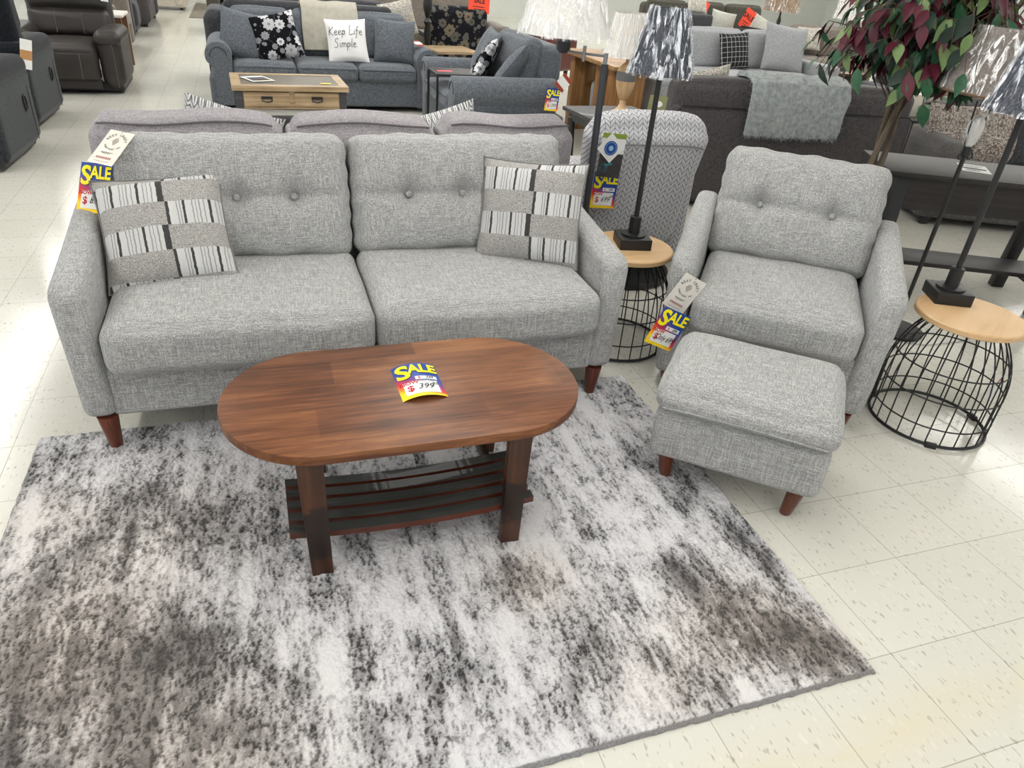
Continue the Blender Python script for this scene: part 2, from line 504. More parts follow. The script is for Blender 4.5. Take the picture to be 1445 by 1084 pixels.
# ------------------------------------------------------------------ light grey suite: sofa, armchair, ottoman
def leg_vf(x, y, h, r0=.034, r1=.021, z0=0.0, lean=(0, 0)):
    V, F = lathe([(r1 * .9, z0), (r1, z0 + .004), (r0, h - .004), (r0, h)], 20)
    k = (V[:, 2:3] - h)
    V = V + np.concatenate([x - k * lean[0], y - k * lean[1], 0 * k], 1)
    return V, F

def tufted_cushion(w, th, h, xs, seed):
    """back cushion standing in XZ, front towards -Y, base at z=0, with button dents"""
    zc = h * .50
    def shape(V, U):
        V = V.copy(); x, z = V[:, 0], V[:, 2]
        front = np.clip((-U[:, 1]), 0, 1)
        g = np.clip(1 - np.abs(U[:, 0]) ** 4, 0, 1) * np.clip(1 - np.abs(U[:, 2]) ** 4, 0, 1)
        d = -.045 * g
        d = d + .022 * np.exp(-(np.abs(z - zc) / .013) ** 1.3) * np.clip(1.15 - np.abs(U[:, 0]) ** 6, 0, 1)
        for xi in xs:
            rr = np.sqrt((x - xi) ** 2 + (z - zc) ** 2)
            d = d + .042 * np.exp(-(rr / .05) ** 2)
            d = d + .010 * np.exp(-(np.abs(x - xi) / .014) ** 2) * np.exp(-((z - zc) / .13) ** 2)
        V[:, 1] += d * front
        top = np.clip(U[:, 2], 0, 1) ** 6
        V[:, 2] += top * (.0022 * np.sin(x * 57 + seed) + .0025 * np.sin(x * 23 + 2 * seed) - .006 * np.abs(U[:, 0]) ** 6)
        V[:, 2] += np.clip(-U[:, 2], 0, 1) ** 6 * .006 * np.sin(x * 30 + seed)
        V[:, 0] += np.clip(np.abs(U[:, 0]), 0, 1) ** 6 * np.sign(U[:, 0]) * .003 * np.sin(z * 80 + seed)
        return V
    VF = softbox(-w / 2, w / 2, -th / 2, th / 2, 0, h, .05, 26, 5, shape)
    return wrinkle(VF, .004, 7, seed), zc

ARM = [(.0, .14), (-.006, .57), (.008, .61), (.05, .622), (.25, .643), (.45, .668), (.60, .69), (.72, .70), (.79, .67), (.74, .14)]
def lounge(t, hw, seats, backs, buttons, seat_z=.50, leg_y=(.035, .70), leg_z0=(.0, .0), armw=.105, low=.14):
    ix = hw - armw
    mesh('base_rail', softbox(-ix - .02, ix + .02, .02, .70, low - .005, .325, .02, 6, 3), HEATHER, t)
    for s in (-1, 1):
        a = prism([(p, max(q, low) if q > .141 else low) for p, q in ARM], 'x', min(s * ix, s * hw), max(s * ix, s * hw), .036, 5, 30)
        V = a[0].copy(); V[:, 0] += s * .018 * np.clip((V[:, 2] - .14) / .5, 0, 1) ** 2
        mesh('arm', (V, a[1]), HEATHER, t)
    mesh('back_frame', prism([(.58, low), (.69, .74), (.80, .74), (.74, low)], 'x', -ix - .01, ix + .01, .02, 3), HEATHER, t)
    for k, (a, b) in enumerate(seats):
        def shape(V, U, k=k):
            V = puff(.0, .010, .014)(V, U)
            V[:, 2] += .004 * np.sin(V[:, 0] * 9 + k) * np.clip(U[:, 2], 0, 1)
            return V
        mesh('seat_cushion', wrinkle(softbox(a, b, -.065, .56, .318, seat_z + .004, .056, 10, 7, shape), .003, 5, k * 3.1), HEATHER, t)
    for k, (a, b) in enumerate(backs):
        w = b - a
        VF, zc = tufted_cushion(w, .20, .475, [w * (q - .5) for q in buttons], k * 2.3 + hw)
        c = mesh('back_cushion', VF, HEATHER, t)
        c.location = ((a + b) / 2, .565, .465); c.rotation_euler = (R(-19), 0, 0)
        for q in buttons:
            bt = lathe([(.001, .012), (.009, .010), (.014, .004), (.015, -.004)], 14)
            mesh('button', xf(bt, rx=90, t=(w * (q - .5), -.092, zc)), HEATHER, c)
    for i, yy in enumerate(leg_y):
        for s in (-1, 1):
            mesh('leg', leg_vf(s * (hw - .065), yy, low, z0=leg_z0[i], lean=(s * -.06, .05 * (1 if i else -1))), WOODLEG, t)
    return t

sofa = thing('sofa', 'light grey tweed sofa with two striped pillows, between the rug and the mauve sofa', 'sofa', (-1.81, .5, 0))
lounge(sofa, .975, [(-.868, .0), (.002, .868)], [(-.848, -.004), (.006, .905)], (.25, .5, .75), leg_z0=(.012, 0))
chair = thing('armchair', 'light grey tweed armchair with two buttons in its back, behind the ottoman', 'armchair', (-.285, .262, 0), -38)
lounge(chair, .425, [(-.324, .324)], [(-.342, .342)], (.27, .71), armw=.10, low=.085)

def ottoman():
    t = thing('ottoman', 'light grey tweed ottoman with a loose cushion top, half on the rug', 'ottoman', (-.597, -.078, 0), -40.5)
    mesh('base_rail', softbox(-.285, .285, -.225, .225, .125, .315, .03, 6, 4), HEATHER, t)
    def shape(V, U):
        V = puff(.006, .01, .02)(V, U); V[:, 2] -= .03 * np.clip(-U[:, 1] - .35, 0, 1) ** 1.5 * (U[:, 2] > 0)
        V[:, 2] += .012 * (1 - U[:, 0] ** 2) * np.clip(-U[:, 2], 0, 1); return V
    c = mesh('cushion', wrinkle(softbox(-.292, .292, -.24, .235, .305, .425, .05, 10, 6, shape), .004, 6, 1.7), HEATHER, t)
    sm = [(-.262, -.241, .338), (-.15, -.2465, .345), (0, -.247, .348), (.15, -.2465, .345), (.262, -.241, .338)]
    mesh('piping', tube(sm, .004, 6), HEATHER, c)
    for sx in (-1, 1):
        for sy in (-1, 1):
            mesh('leg', leg_vf(sx * .225, sy * .165, .13, .03, .02, .013 if sx < 0 else 0.0, lean=(sx * -.1, sy * -.1)), WOODLEG, t)
ottoman()

# ------------------------------------------------------------------ striped pillows
def stripe_material():
    t = NT('patchwork stripe weave'); W, H = .42, .41
    X, Y, Z = t.sep(t.coord())
    wob = t.math('MULTIPLY', t.math('SUBTRACT', t.noise(t.coord((30, 30, 60)), 1, 3), .5), .007)
    u = t.math('ADD', t.math('DIVIDE', t.math('ADD', X, wob), W), .5); v = t.math('DIVIDE', Z, H)
    row = t.math('FLOOR', t.math('ADD', t.math('MULTIPLY', v, 4.65), .70)); half = t.math('FLOOR', t.math('MULTIPLY', u, 1.86))
    chk = t.math('MODULO', t.math('ADD', row, half), 2.0)
    f = t.math('FRACT', t.math('MULTIPLY', u, 1.86))
    W_, G_, K_ = (202, 202, 201), (142, 142, 142), (56, 56, 56)
    st = [(0, K_), (.045, W_), (.16, G_), (.175, W_), (.2, G_), (.215, W_), (.245, K_), (.285, W_), (.38, G_), (.395, W_), (.43, G_), (.445, W_), (.48, G_), (.5, W_), (.55, G_), (.565, W_),
          (.62, K_), (.66, W_), (.72, G_), (.735, W_), (.77, G_), (.785, W_), (.83, G_), (.85, W_), (.91, K_)]
    stripes = t.ramp(f, st, 'CONSTANT')
    tw = t.noise(t.coord(), 320, 2, .7)
    stripes = t.mix(t.math('MULTIPLY', t.math('SUBTRACT', tw, .35), .5), stripes, lin((130, 130, 130)))
    solid = t.ramp(tw, [(.36, (116, 113, 110)), (.5, (158, 155, 152)), (.64, (190, 188, 185))])
    col = t.mix(chk, stripes, solid)
    return t.done(col, .95, spec=.1, normal=t.bump(tw, .3, .003), sheen=.1)
STRIPE = stripe_material()
PIPING = plain('grey brown piping', (120, 118, 115), .9)
def throw_pillow(name, mat, w, h, th, label, loc, yaw, tilt, roll, seed=1.0, seam=None, group=None, pinch=.07, cat='pillow'):
    o = mesh(name, pillow(w, h, th, 20, pinch, .008, seed), mat)
    tag(o, label, cat, group)
    if seam: mesh('piping', pillow_seam(w, h, pinch), seam, o)
    return pose(o, loc, yaw, tilt, roll)
throw_pillow('throw_pillow', STRIPE, .43, .42, .15, 'grey striped patchwork pillow at the sofa arm that holds the sale tag', (-2.462, .775, .49), 1, 41, -4.5, 1, PIPING)
throw_pillow('throw_pillow', STRIPE, .43, .42, .15, 'grey striped patchwork pillow at the sofa arm beside the wire cage table', (-1.145, .80, .49), -31, 22, -3, 5, PIPING)

# ------------------------------------------------------------------ oval coffee table
def coffee_table():
    t = thing('coffee_table', 'oval dark oak coffee table with a slatted shelf, standing on the rug', 'coffee table', (-1.79, 0, .0))
    # planked top: boards run along x
    m = NT('dark oak table top')
    X, Y, Z = m.sep(m.coord())
    row = m.math('FLOOR', m.math('ADD', m.math('MULTIPLY', Y, 7.5), .5))
    blk = m.math('FLOOR', m.math('ADD', m.math('MULTIPLY', X, 2.1), m.math('MULTIPLY', row, .43)))
    wn = m.n('ShaderNodeTexWhiteNoise', i_Vector=m.n('ShaderNodeCombineXYZ', i_0=row, i_1=blk).outputs[0]).outputs[0]
    g = m.noise(m.coord((3, 60, 60)), 1, 6, .65, .8); g2 = m.noise(m.coord((2, 11, 8)), 1, 4, .6, 1.5)
    s = m.math('ADD', m.math('MULTIPLY', g, .50), m.math('ADD', m.math('MULTIPLY', g2, .40), m.math('MULTIPLY', m.math('SUBTRACT', wn, .2), .13)))
    col = m.ramp(s, [(.3, (60, 33, 19)), (.44, (102, 60, 35)), (.54, (126, 79, 47)), (.66, (158, 108, 68))])
    kn = m.n('ShaderNodeTexVoronoi', feature='DISTANCE_TO_EDGE', i_Vector=m.coord((.8, 1.8, .1), loc=(.35, .2, 0)), i_Scale=2.0).outputs[0]
    sp = m.noise(m.coord((3, 5, 1), loc=(1.7, 0, 0)), 1, 2)
    col = m.mix(m.ramp(sp, [(.66, (0, 0, 0)), (.76, (170, 170, 170))]), col, lin((44, 24, 16)))
    TOP = m.done(col, m.math('ADD', m.math('MULTIPLY', g, .15), .34), normal=m.bump(s, .12, .002), spec=.4, coat=.0)
    hl, hd = .53, .283
    n = 26; pts = []
    for sg in (1, -1):
        for k in range(n + 1):
            a = -PI / 2 + PI * k / n
            x = sg * ((hl - hd * .95) + hd * .95 * math.cos(a)); y = sg * hd * math.sin(a)
            pts.append((x, y))
    mesh('table_top', prism(pts, 'z', .427, .457, .003, 2, 40), TOP, t)
    def char(nt, col):
        z = nt.coord((9, 9, 14)); c = nt.noise(z, 1, 3, .6, .4)
        Xl, Yl, Zl = nt.sep(nt.coord())
        band = nt.math('ADD', nt.math('MULTIPLY', nt.math('ABSOLUTE', nt.math('SUBTRACT', Zl, .17)), -3.2), .95)
        return nt.mix(nt.ramp(nt.math('MULTIPLY', nt.math('ADD', c, .28), band), [(.5, (0, 0, 0)), (.58, (235, 235, 235))]), col, lin((20, 14, 12)))
    LEG = wood('charred stave oak', (36, 19, 11), (74, 43, 25), (104, 66, 41), 'z', 1, .4, .1, stain=char)
    RED = wood('red brown slat', (44, 18, 10), (82, 34, 18), (104, 50, 28), 'x', 1, .35, .2)
    CHAR = wood('charcoal stave face', (34, 35, 34), (56, 58, 56), (80, 82, 80), 'x', 1, .55, .05)
    for x, y in ((-.295, -.232), (.272, -.232), (.33, .205), (-.27, .215)):
        s = -1 if x < 0 else 1
        lv = prism([(-.030, .012), (.030, .012), (.036, .426), (-.036, .426)], 'y', -.013, .013, .003, 2)
        V = lv[0].copy(); V[:, 0] += x - s * .012 * (V[:, 2] / .43) * -1; V[:, 1] += y + (-.02 if y < 0 else .02) * (1 - (V[:, 2] / .43) ** 2) * .6
        mesh('leg', (V, lv[1]), LEG, t)
    for y in (-.16, .15):     # low cross rails that carry the shelf
        pass
    for x in (-.292, .285):
        mesh('cross_rail', prism([(-.225, .085), (.215, .085), (.215, .118), (-.225, .118)], 'x', x - .012, x + .012, .003, 2), LEG, t)
        mesh('top_rail', prism([(-.225, .385), (.215, .385), (.215, .424), (-.225, .424)], 'x', x - .012, x + .012, .003, 2), LEG, t)
    for k in range(5):        # bowed stave slats
        y = -.208 + k * .053
        P = np.linspace(-.375, .350, 25); V, F = [], []
        for x in P:
            z = .118 + .020 * (x / .345) ** 2
            wdt = .0172 + .003 * (1 - (x / .345) ** 2)
            for dy, dz in ((-wdt, 0), (wdt, 0), (wdt, .020), (-wdt, .020)): V.append((x, y + dy, z + dz))
        nn = len(P)
        MI = []
        for i in range(nn - 1):
            for j in range(4):
                F.append((i * 4 + j, i * 4 + (j + 1) % 4, i * 4 + 4 + (j + 1) % 4, i * 4 + 4 + j)); MI.append(1 if j == 2 else 0)
        F += [(3, 2, 1, 0), tuple((nn - 1) * 4 + j for j in range(4))]; MI += [0, 0]
        mesh('shelf_slat', (np.array(V), F, MI), [RED, CHAR], t, smooth=False)
coffee_table()

# ------------------------------------------------------------------ wire cage side tables and their lamps
MANGO = wood('pale mango wood', (176, 138, 98), (208, 172, 128), (224, 194, 156), 'x', .5, .5, .05, grain=14)
PLASTIC = None
def plastic(name, dens=(.12, .7), scale=(30, 30, 5), tint=(1, 1, 1, 1)):
    t = NT(name)
    nz = t.noise(t.coord(scale), 1, 4, .65, 1.2)
    f = t.ramp(nz, [(.38, tuple(int(255 * dens[0]) for _ in range(3))), (.51, tuple(int(255 * dens[0] * 1.8) for _ in range(3))), (.60, tuple(int(255 * dens[1]) for _ in range(3)))])
    gl = t.n('ShaderNodeBsdfGlossy', i_Color=tint, i_Roughness=.22, i_Normal=t.bump(nz, 1.0, .02))
    df = t.n('ShaderNodeBsdfTranslucent', i_Color=(.9, .9, .9, 1))
    d2 = t.n('ShaderNodeBsdfDiffuse', i_Color=(.92, .92, .92, 1), i_Normal=t.bump(nz, .8, .02))
    m0 = t.n('ShaderNodeMixShader', i_0=.35, i_1=gl.outputs[0], i_2=d2.outputs[0])
    tr = t.n('ShaderNodeBsdfTransparent')
    mx = t.n('ShaderNodeMixShader', i_0=f, i_1=tr.outputs[0], i_2=m0.outputs[0])
    t.t.links.new(mx.outputs[0], t.out.inputs[0])
    return t.m
WRAP = plastic('clear shrink wrap', (.10, .85), (30, 30, 3.2))
WRAPD = plastic('crinkled clear wrap', (.14, .97), (36, 36, 4.0), (.86, .92, 1, 1))

def cage_table(loc, rz, label):
    t = thing('wire_cage_table', label, 'side table', loc, rz, 'wire cage side tables')
    H, rt, rr = loc_h, .203, .228
    mesh('table_top', lathe([(.001, H - .026), (rt - .006, H - .026), (rt, H - .022), (rt, H - .005), (rt - .005, H), (.001, H)], 56), MANGO, t)
    def rad(z): # birdcage outline
        k = max(0.0, (z - .20) / (H - .03 - .20)); return rr - (rr - .125) * k ** 2.1
    mesh('base_ring', tube(circ(rr, 48, .012), .0068, 8, True), BLACK, t)
    for z in (.085, .20, .31): mesh('wire_ring', tube(circ(rad(z), 44, z), .0032, 6, True), BLACK, t)
    mesh('collar', lathe([(.120, H - .038), (.132, H - .038), (.132, H - .027), (.120, H - .027)], 32), BLACK, t)
    wires = []
    for k in range(26):
        a = 2 * PI * k / 26
        wires.append([(rad(z) * math.cos(a), rad(z) * math.sin(a), z) for z in np.linspace(.012, H - .03, 12)])
    for w in wires: mesh('wire', tube(w, .0029, 5), BLACK, t)
    for k in range(3):
        a = R(200 + 120 * k)
        mesh('foot', xf(softbox(-.022, .022, -.010, .010, 0, .022, .004, 2, 2), rz=math.degrees(a) + 90, t=(rr * math.cos(a), rr * math.sin(a), 0)), BLACK, t)
    return t
loc_h = .485
cage_table((-.583, .972, 0), 0, 'mango topped wire cage table between the tweed sofa and the armchair')
loc_h = .505
cage_table((.465, .045, 0), 30, 'mango topped wire cage table in the open beside the armchair, in front of the desk')

def pleat_shade(r0, r1, z0, z1, mat, n=72, amp=.0045):
    V, F = [], []
    rows = 8
    for i in range(rows + 1):
        k = i / rows; r = r0 + (r1 - r0) * k
        for j in range(n * 2):
            a = 2 * PI * j / (n * 2); q = r + (amp if j % 2 else 0)
            V.append((q * math.cos(a), q * math.sin(a), z0 + (z1 - z0) * k))
    m = n * 2
    for i in range(rows):
        for j in range(m):
            l = (j + 1) % m; F.append((i * m + j, i * m + l, (i + 1) * m + l, (i + 1) * m + j))
    # inner face
    b = len(V)
    V += [(v[0] * .985, v[1] * .985, v[2]) for v in V]
    F += [tuple(q + b for q in f[::-1]) for f in F]
    return np.array(V), F

def wrap_shell(r0, r1, z0, z1, amp=.012, seed=0.0, n=120, rows=26, gather=True):
    V, F = [], []
    for i in range(rows + 1):
        k = i / rows
        r = r0 + (r1 - r0) * k
        for j in range(n):
            a = 2 * PI * j / n
            d = amp * (.5 + mnoise.noise(Vector((math.cos(a) * 7 + seed, math.sin(a) * 7, k * 2.2)))) + amp * .5 * mnoise.noise(Vector((math.cos(a) * 22, math.sin(a) * 22 + seed, k * 5)))
            q = r + .004 + max(0, d)
            V.append((q * math.cos(a), q * math.sin(a), z0 + (z1 - z0) * k + .006 * mnoise.noise(Vector((a * 5, seed, k)))))
    for i in range(rows):
        for j in range(n):
            l = (j + 1) % n; F.append((i * n + j, i * n + l, (i + 1) * n + l, (i + 1) * n + j))
    return np.array(V), F

GREYPLEAT = fabric('slate pleated shade cloth', (52, 55, 62), (76, 80, 90), (100, 104, 114), 200, 20, .2)
def stick_lamp(loc, rz, label, h, seed):
    t = thing('table_lamp', label, 'table lamp', loc, rz, 'black stick lamps with wrapped pleated shades')
    mesh('base', xf(softbox(-.072, .072, -.072, .072, 0, .05, .004, 2, 2)), BLACK, t)
    mesh('neck', lathe([(.055, .05), (.055, .058), (.026, .062), (.026, .135), (.02, .138)], 28), BLACK, t)
    mesh('pole', tube([(0, 0, .13), (0, 0, h - .05)], .0115, 14), BLACK, t)
    s = mesh('lamp_shade', pleat_shade(.121, .063, h - .235, h, GREYPLEAT), GREYPLEAT, t)
    mesh('plastic_wrap', wrap_shell(.123, .065, h - .243, h + .006, .014, seed), WRAPD, s)
    mesh('harp', tube([(0, 0, h - .06), (.06, 0, h - .06), (0, 0, h - .058), (-.06, 0, h - .06)], .003, 6), BLACK, t)
    return t
stick_lamp((-.566, .980, .485), -12, 'black stick lamp with wrapped slate shade in front of the chevron chair', .965, 1.0)
stick_lamp((.475, .185, .505), -25, 'black stick lamp with wrapped slate shade in front of the desk', .965, 7.0)
# ------------------------------------------------------------------ sale cards and hang tags
def card_material():
    t = NT('sale card print')
    X, Y, Z = t.sep(t.coord()); 
    d = t.math('ADD', t.math('MULTIPLY', X, 3.0), t.math('MULTIPLY', Z, 6.0))
    col = t.ramp(d, [(.04, (255, 214, 30)), (.17, (246, 130, 44)), (.34, (214, 50, 62)), (.52, (112, 66, 132)), (.66, (40, 74, 158)), (1.0, (24, 66, 152))])
    col = t.mix(t.ramp(t.math('ADD', Z, 0.0), [(.010, (255, 255, 255)), (.014, (0, 0, 0))]), col, t.ramp(t.math('ADD', t.math('MULTIPLY', X, 5.0), .35), [(.5, (255, 220, 30)), (.95, (225, 60, 50))]))
    return t.done(col, .45, spec=.4)
CARDM = card_material()
def bend(VF, curl, w, off):
    V = np.asarray(VF[0], float).copy()
    V[:, 1] += -off - curl * (1 - (2 * V[:, 0] / w) ** 2)
    return (V,) + tuple(VF[1:])
def gridcard(w, h, nx=14):
    xs = np.linspace(-w / 2, w / 2, nx); V, F = [], []
    for y in (0.0, .0006):
        for x in xs:
            V += [(x, y, 0), (x, y, h)]
    n = nx * 2
    for i in range(nx - 1):
        a = 2 * i; F += [(a, a + 2, a + 3, a + 1), (n + a, n + a + 1, n + a + 3, n + a + 2), (a, n + a, n + a + 2, a + 2), (a + 1, a + 3, n + a + 3, n + a + 1)]
    F += [(0, 1, n + 1, n), (n - 2, 2 * n - 2, 2 * n - 1, n - 1)]
    return np.array(V), F
def panel(x0, x1, z0, z1, nx=10):
    V, F = [], []
    for x in np.linspace(x0, x1, nx): V += [(x, 0, z0), (x, 0, z1)]
    for i in range(nx - 1): a = 2 * i; F.append((a, a + 2, a + 3, a + 1))
    return np.array(V), F
def put(txt, size, x, z, **k):
    return xf(textmesh(txt, size, **k), t=(x, 0, z))
def sale_card(label, w, h, was, now, loc, yaw, tilt, roll, curl=0.0, extra=None, M=None):
    t = thing('sale_card', label, 'sale sign', group='sale cards on the furniture')
    B = lambda vf, off: bend(vf, curl, w, off)
    mesh('card', B(gridcard(w, h), 0), CARDM, t, smooth=False)
    W = w / .135
    big = put('S', .102 * W, -.041 * W, h * .725, bold=.0030 * W, sx=.92); ale = put('ALE', .066 * W, .021 * W, h * .80, bold=.0024 * W, sx=.80)
    letters = join(big, ale)
    sh = xf(letters, t=(.0016, 0, -.0016))
    mesh('lettering_shadow', B(sh, .0012), INK, t, smooth=False)
    mesh('sale_lettering', B(letters, .0018), YELLOW, t, smooth=False, label='yellow SALE lettering')
    mesh('price_panel', B(panel(-.052 * W, .052 * W, h * .08, h * .44), .0009), PAPER, t, smooth=False, label='white price panel')
    mesh('price_panel', B(panel(-.010 * W, .056 * W, h * .475, h * .575), .0009), PAPER, t, smooth=False, label='white strip for the old price')
    mesh('red_lettering', B(join(put('NOW', .022 * W, -.034 * W, h * .395, bold=.0006), put('$', .040 * W, -.034 * W, h * .235, bold=.0007), put('$', .016 * W, .002 * W, h * .522, bold=.0002)), .0018), REDINK, t, smooth=False)
    hand = [put(now[0], .040 * W, .010 * W, h * .25, shear=.35, sx=.8 if len(now[0]) < 5 else .6), put(now[1], .018 * W, .042 * W, h * .335, shear=.3, bold=.0002)]
    mesh('handwritten_old_price', B(put(was, .017 * W, .033 * W, h * .522, shear=.3, bold=.0003, sx=.9), .0022), INK, t, smooth=False)
    mesh('handwritten_price', B(join(*hand), .0022), INK, t, smooth=False)
    if extra: mesh('handwritten_note', B(put(extra, .013 * W, .018 * W, h * .41, shear=.4), .0022), INK, t, smooth=False)
    if M is not None: t.matrix_world = M
    else: pose(t, loc, yaw, tilt, roll)
    return t

def hang_tag(label, w, h, loc, yaw, tilt, roll, arc=0.0):
    t = thing('hang_tag', label, 'tag', group='cream maker tags')
    def B(vf, off):
        V = np.asarray(vf[0], float).copy()
        V[:, 1] += -off + arc * (V[:, 2] / h) ** 2 ; return (V,) + tuple(vf[1:])
    xs = np.linspace(0, h, 10); V, F = [], []
    for y in (0.0, .0006):
        for z in xs: V += [(-w / 2, y, z), (w / 2, y, z)]
    n = 20
    for i in range(9):
        a = 2 * i; F += [(a, a + 1, a + 3, a + 2), (n + a, n + a + 2, n + a + 3, n + a + 1), (a, a + 2, n + a + 2, n + a), (a + 1, n + a + 1, n + a + 3, a + 3)]
    F += [(0, n, n + 1, 1), (n - 2, n - 1, 2 * n - 1, 2 * n - 2)]
    mesh('card', B((np.array(V), F), 0), CREAM, t, smooth=False)
    cz = h * .66; rad = w * .36; parts = []
    def arcword(s, r, a0, a1, size, flip=1):
        for i, ch in enumerate(s):
            if ch == ' ': continue
            a = R(a0 + (a1 - a0) * i / (len(s) - 1)); rot = (90 - math.degrees(a)) if flip > 0 else (-90 - math.degrees(a))
            parts.append(xf(textmesh(ch, size, bold=.0004), ry=rot, t=(r * math.cos(a), 0, cz + r * math.sin(a))))
    arcword('BEST CRAFT', rad, 165, 15, w * .15); arcword('FURNITURE INC', rad * .98, 212, 328, w * .085, -1)
    mesh('lettering', B(join(*parts), .0010), GREYINK, t, smooth=False)
    cone = []
    for row in range(7):
        z = cz + w * (.17 - .05 * row); k = [.5, .85, 1, 1, .85, .6, .3][row]
        m = max(1, int(round(4 * k)))
        for q in range(m):
            x = (q - (m - 1) / 2) * w * .062
            cone.append((np.array([(x - w * .026, 0, z), (x, 0, z - w * .026), (x + w * .026, 0, z), (x, 0, z + w * .018)]), [(0, 1, 2, 3)]))
    mesh('pine_cone_emblem', B(join(*cone), .0010), BROWNINK, t, smooth=False)
    lines = [panel(-w * .26, w * .22, h * .335, h * .347, 2), panel(-w * .2, w * .12, h * .305, h * .317, 2), panel(-w * .3, w * .3, h * .07, h * .076, 2)]
    mesh('fine_print', B(join(*lines), .0010), INK, t, smooth=False)
    mesh('red_stamp', B(join(*[panel(-w * .3 + k * w * .075, -w * .3 + k * w * .075 + w * .05, h * .15, h * .21, 2) for k in range(8)]), .0010), plain('faded red print', (176, 112, 104), .7), t, smooth=False)
    mesh('tag_cord', tube([(0, -.001 + arc, h * .96), (.004, .006 + arc, h + .008), (0, .012 + arc, h + .002)], .0012, 5), INK, t)
    return pose(t, loc, yaw, tilt, roll)

# on the oval table, bowed and lying flat
Mt = Matrix.Translation((-1.749, -.072, .4575)) @ Matrix.Rotation(R(1), 4, 'Z') @ Matrix.Rotation(R(-90), 4, 'X')
sale_card('bowed sale card lying on the oval dark oak coffee table', .135, .19, '549', ('399', '95'), None, 0, 0, 0, curl=.016, extra='Solid Oak', M=Mt)
hang_tag('cream pine cone tag draped on the left shoulder of the sofa back', .098, .158, (-2.668, 1.025, .857), -28, 58, 6)
sale_card('sale card hanging over the sofa arm, half hidden by a striped pillow', .1246, .178, '1299', ('899', '95'), (-2.730, 1.043, .678), -30, 29, -2)
hang_tag('cream pine cone tag hanging on the arm of the armchair', .098, .160, (-.622, .470, .408), -22, -4, 25)
sale_card('sale card hanging below the tag of the armchair, behind the ottoman', .126, .162, '899', ('Only 699', ''), (-.706, .395, .285), -8, 2, 23)
sale_card('sale card hanging on the back of the chevron chair', .135, .19, '999', ('699', '95'), (-.435, 1.60, .455), -8, 0, 2)
sale_card('sale card hanging on the side of the blue grey loveseat', .13, .19, '1899', ('1399', ''), (.42, 4.60, .37), 1, 4, 4.5)
# ------------------------------------------------------------------ more palette
BLUEGREY = fabric('blue grey weave', (70, 75, 81), (96, 101, 108), (124, 130, 137), 200, 26, .15)
MAUVE = fabric('mauve grey cloth', (124, 119, 123), (146, 141, 145), (166, 161, 165), 220, 30, .12)
TAUPE = fabric('dark taupe velour', (58, 55, 56), (76, 72, 73), (92, 88, 89), 160, 30, .12, blotch=.3)
TAUPEARM = fabric('mid taupe cloth', (66, 64, 63), (86, 83, 82), (104, 101, 100), 180, 30, .12)
CHARCOAL = fabric('charcoal cloth', (44, 45, 48), (60, 61, 65), (78, 79, 83), 180, 30, .12)
NAVY = fabric('dark navy plush', (16, 19, 24), (25, 29, 35), (38, 43, 50), 120, 40, .1, blotch=.4)
SLATEPLUSH = fabric('slate plush side', (34, 38, 41), (48, 53, 56), (64, 69, 72), 120, 40, .1, blotch=.4)
PALEGREY = fabric('pale grey linen', (128, 130, 132), (150, 152, 154), (170, 172, 174), 200, 30, .1)
OLIVE = fabric('dark olive cloth', (52, 50, 44), (70, 68, 60), (86, 84, 76), 180, 30, .1)
GREIGE = fabric('warm greige cloth', (92, 85, 78), (118, 110, 102), (140, 132, 124), 180, 30, .1)
BEIGE = fabric('beige cloth', (160, 152, 138), (186, 178, 164), (204, 198, 186), 160, 30, .1)
LEATHER = plain('brown grey leather', (52, 48, 46), .5, 0, .4, .05, .12, 5)
STITCH = plain('pale stitching', (104, 100, 98), .8)
WELT = plain('dark welt', (104, 99, 104), .9)
BWELT = plain('blue grey welt', (66, 72, 82), .9)
OAK = wood('honey oak', (112, 80, 48), (158, 120, 78), (186, 148, 104), 'x', 1, .45, .1)
OAKY = wood('honey oak upright', (104, 70, 38), (148, 106, 62), (176, 134, 88), 'z', 1, .45, .1)
ASH = wood('weathered ash', (120, 98, 70), (168, 144, 112), (196, 174, 142), 'x', 1, .5, .05)
DARKWOOD = wood('dark walnut', (25, 21, 20), (41, 36, 34), (58, 51, 49), 'x', 1, .5, .0)
DARKGREYWOOD = wood('charcoal stained wood', (40, 40, 42), (60, 60, 62), (80, 80, 82), 'x', 1, .5, .1)
STEEL = plain('gunmetal tube', (72, 74, 78), .35, .6, .5)
BRUSHED = plain('brushed nickel', (150, 150, 150), .35, .7, .5)
IVORY = fabric('ivory pleated cloth', (208, 203, 196), (220, 215, 208), (232, 228, 222), 160, 20, .2)
WHITESHADE = fabric('white shade cloth', (218, 215, 210), (228, 226, 222), (238, 236, 233), 160, 30, .1)
GREIGESHADE = fabric('greige shade cloth', (112, 106, 100), (124, 117, 111), (138, 131, 125), 160, 30, .1)
TANSHADE = fabric('tan shade cloth', (120, 96, 72), (146, 120, 94), (166, 142, 116), 160, 30, .1)

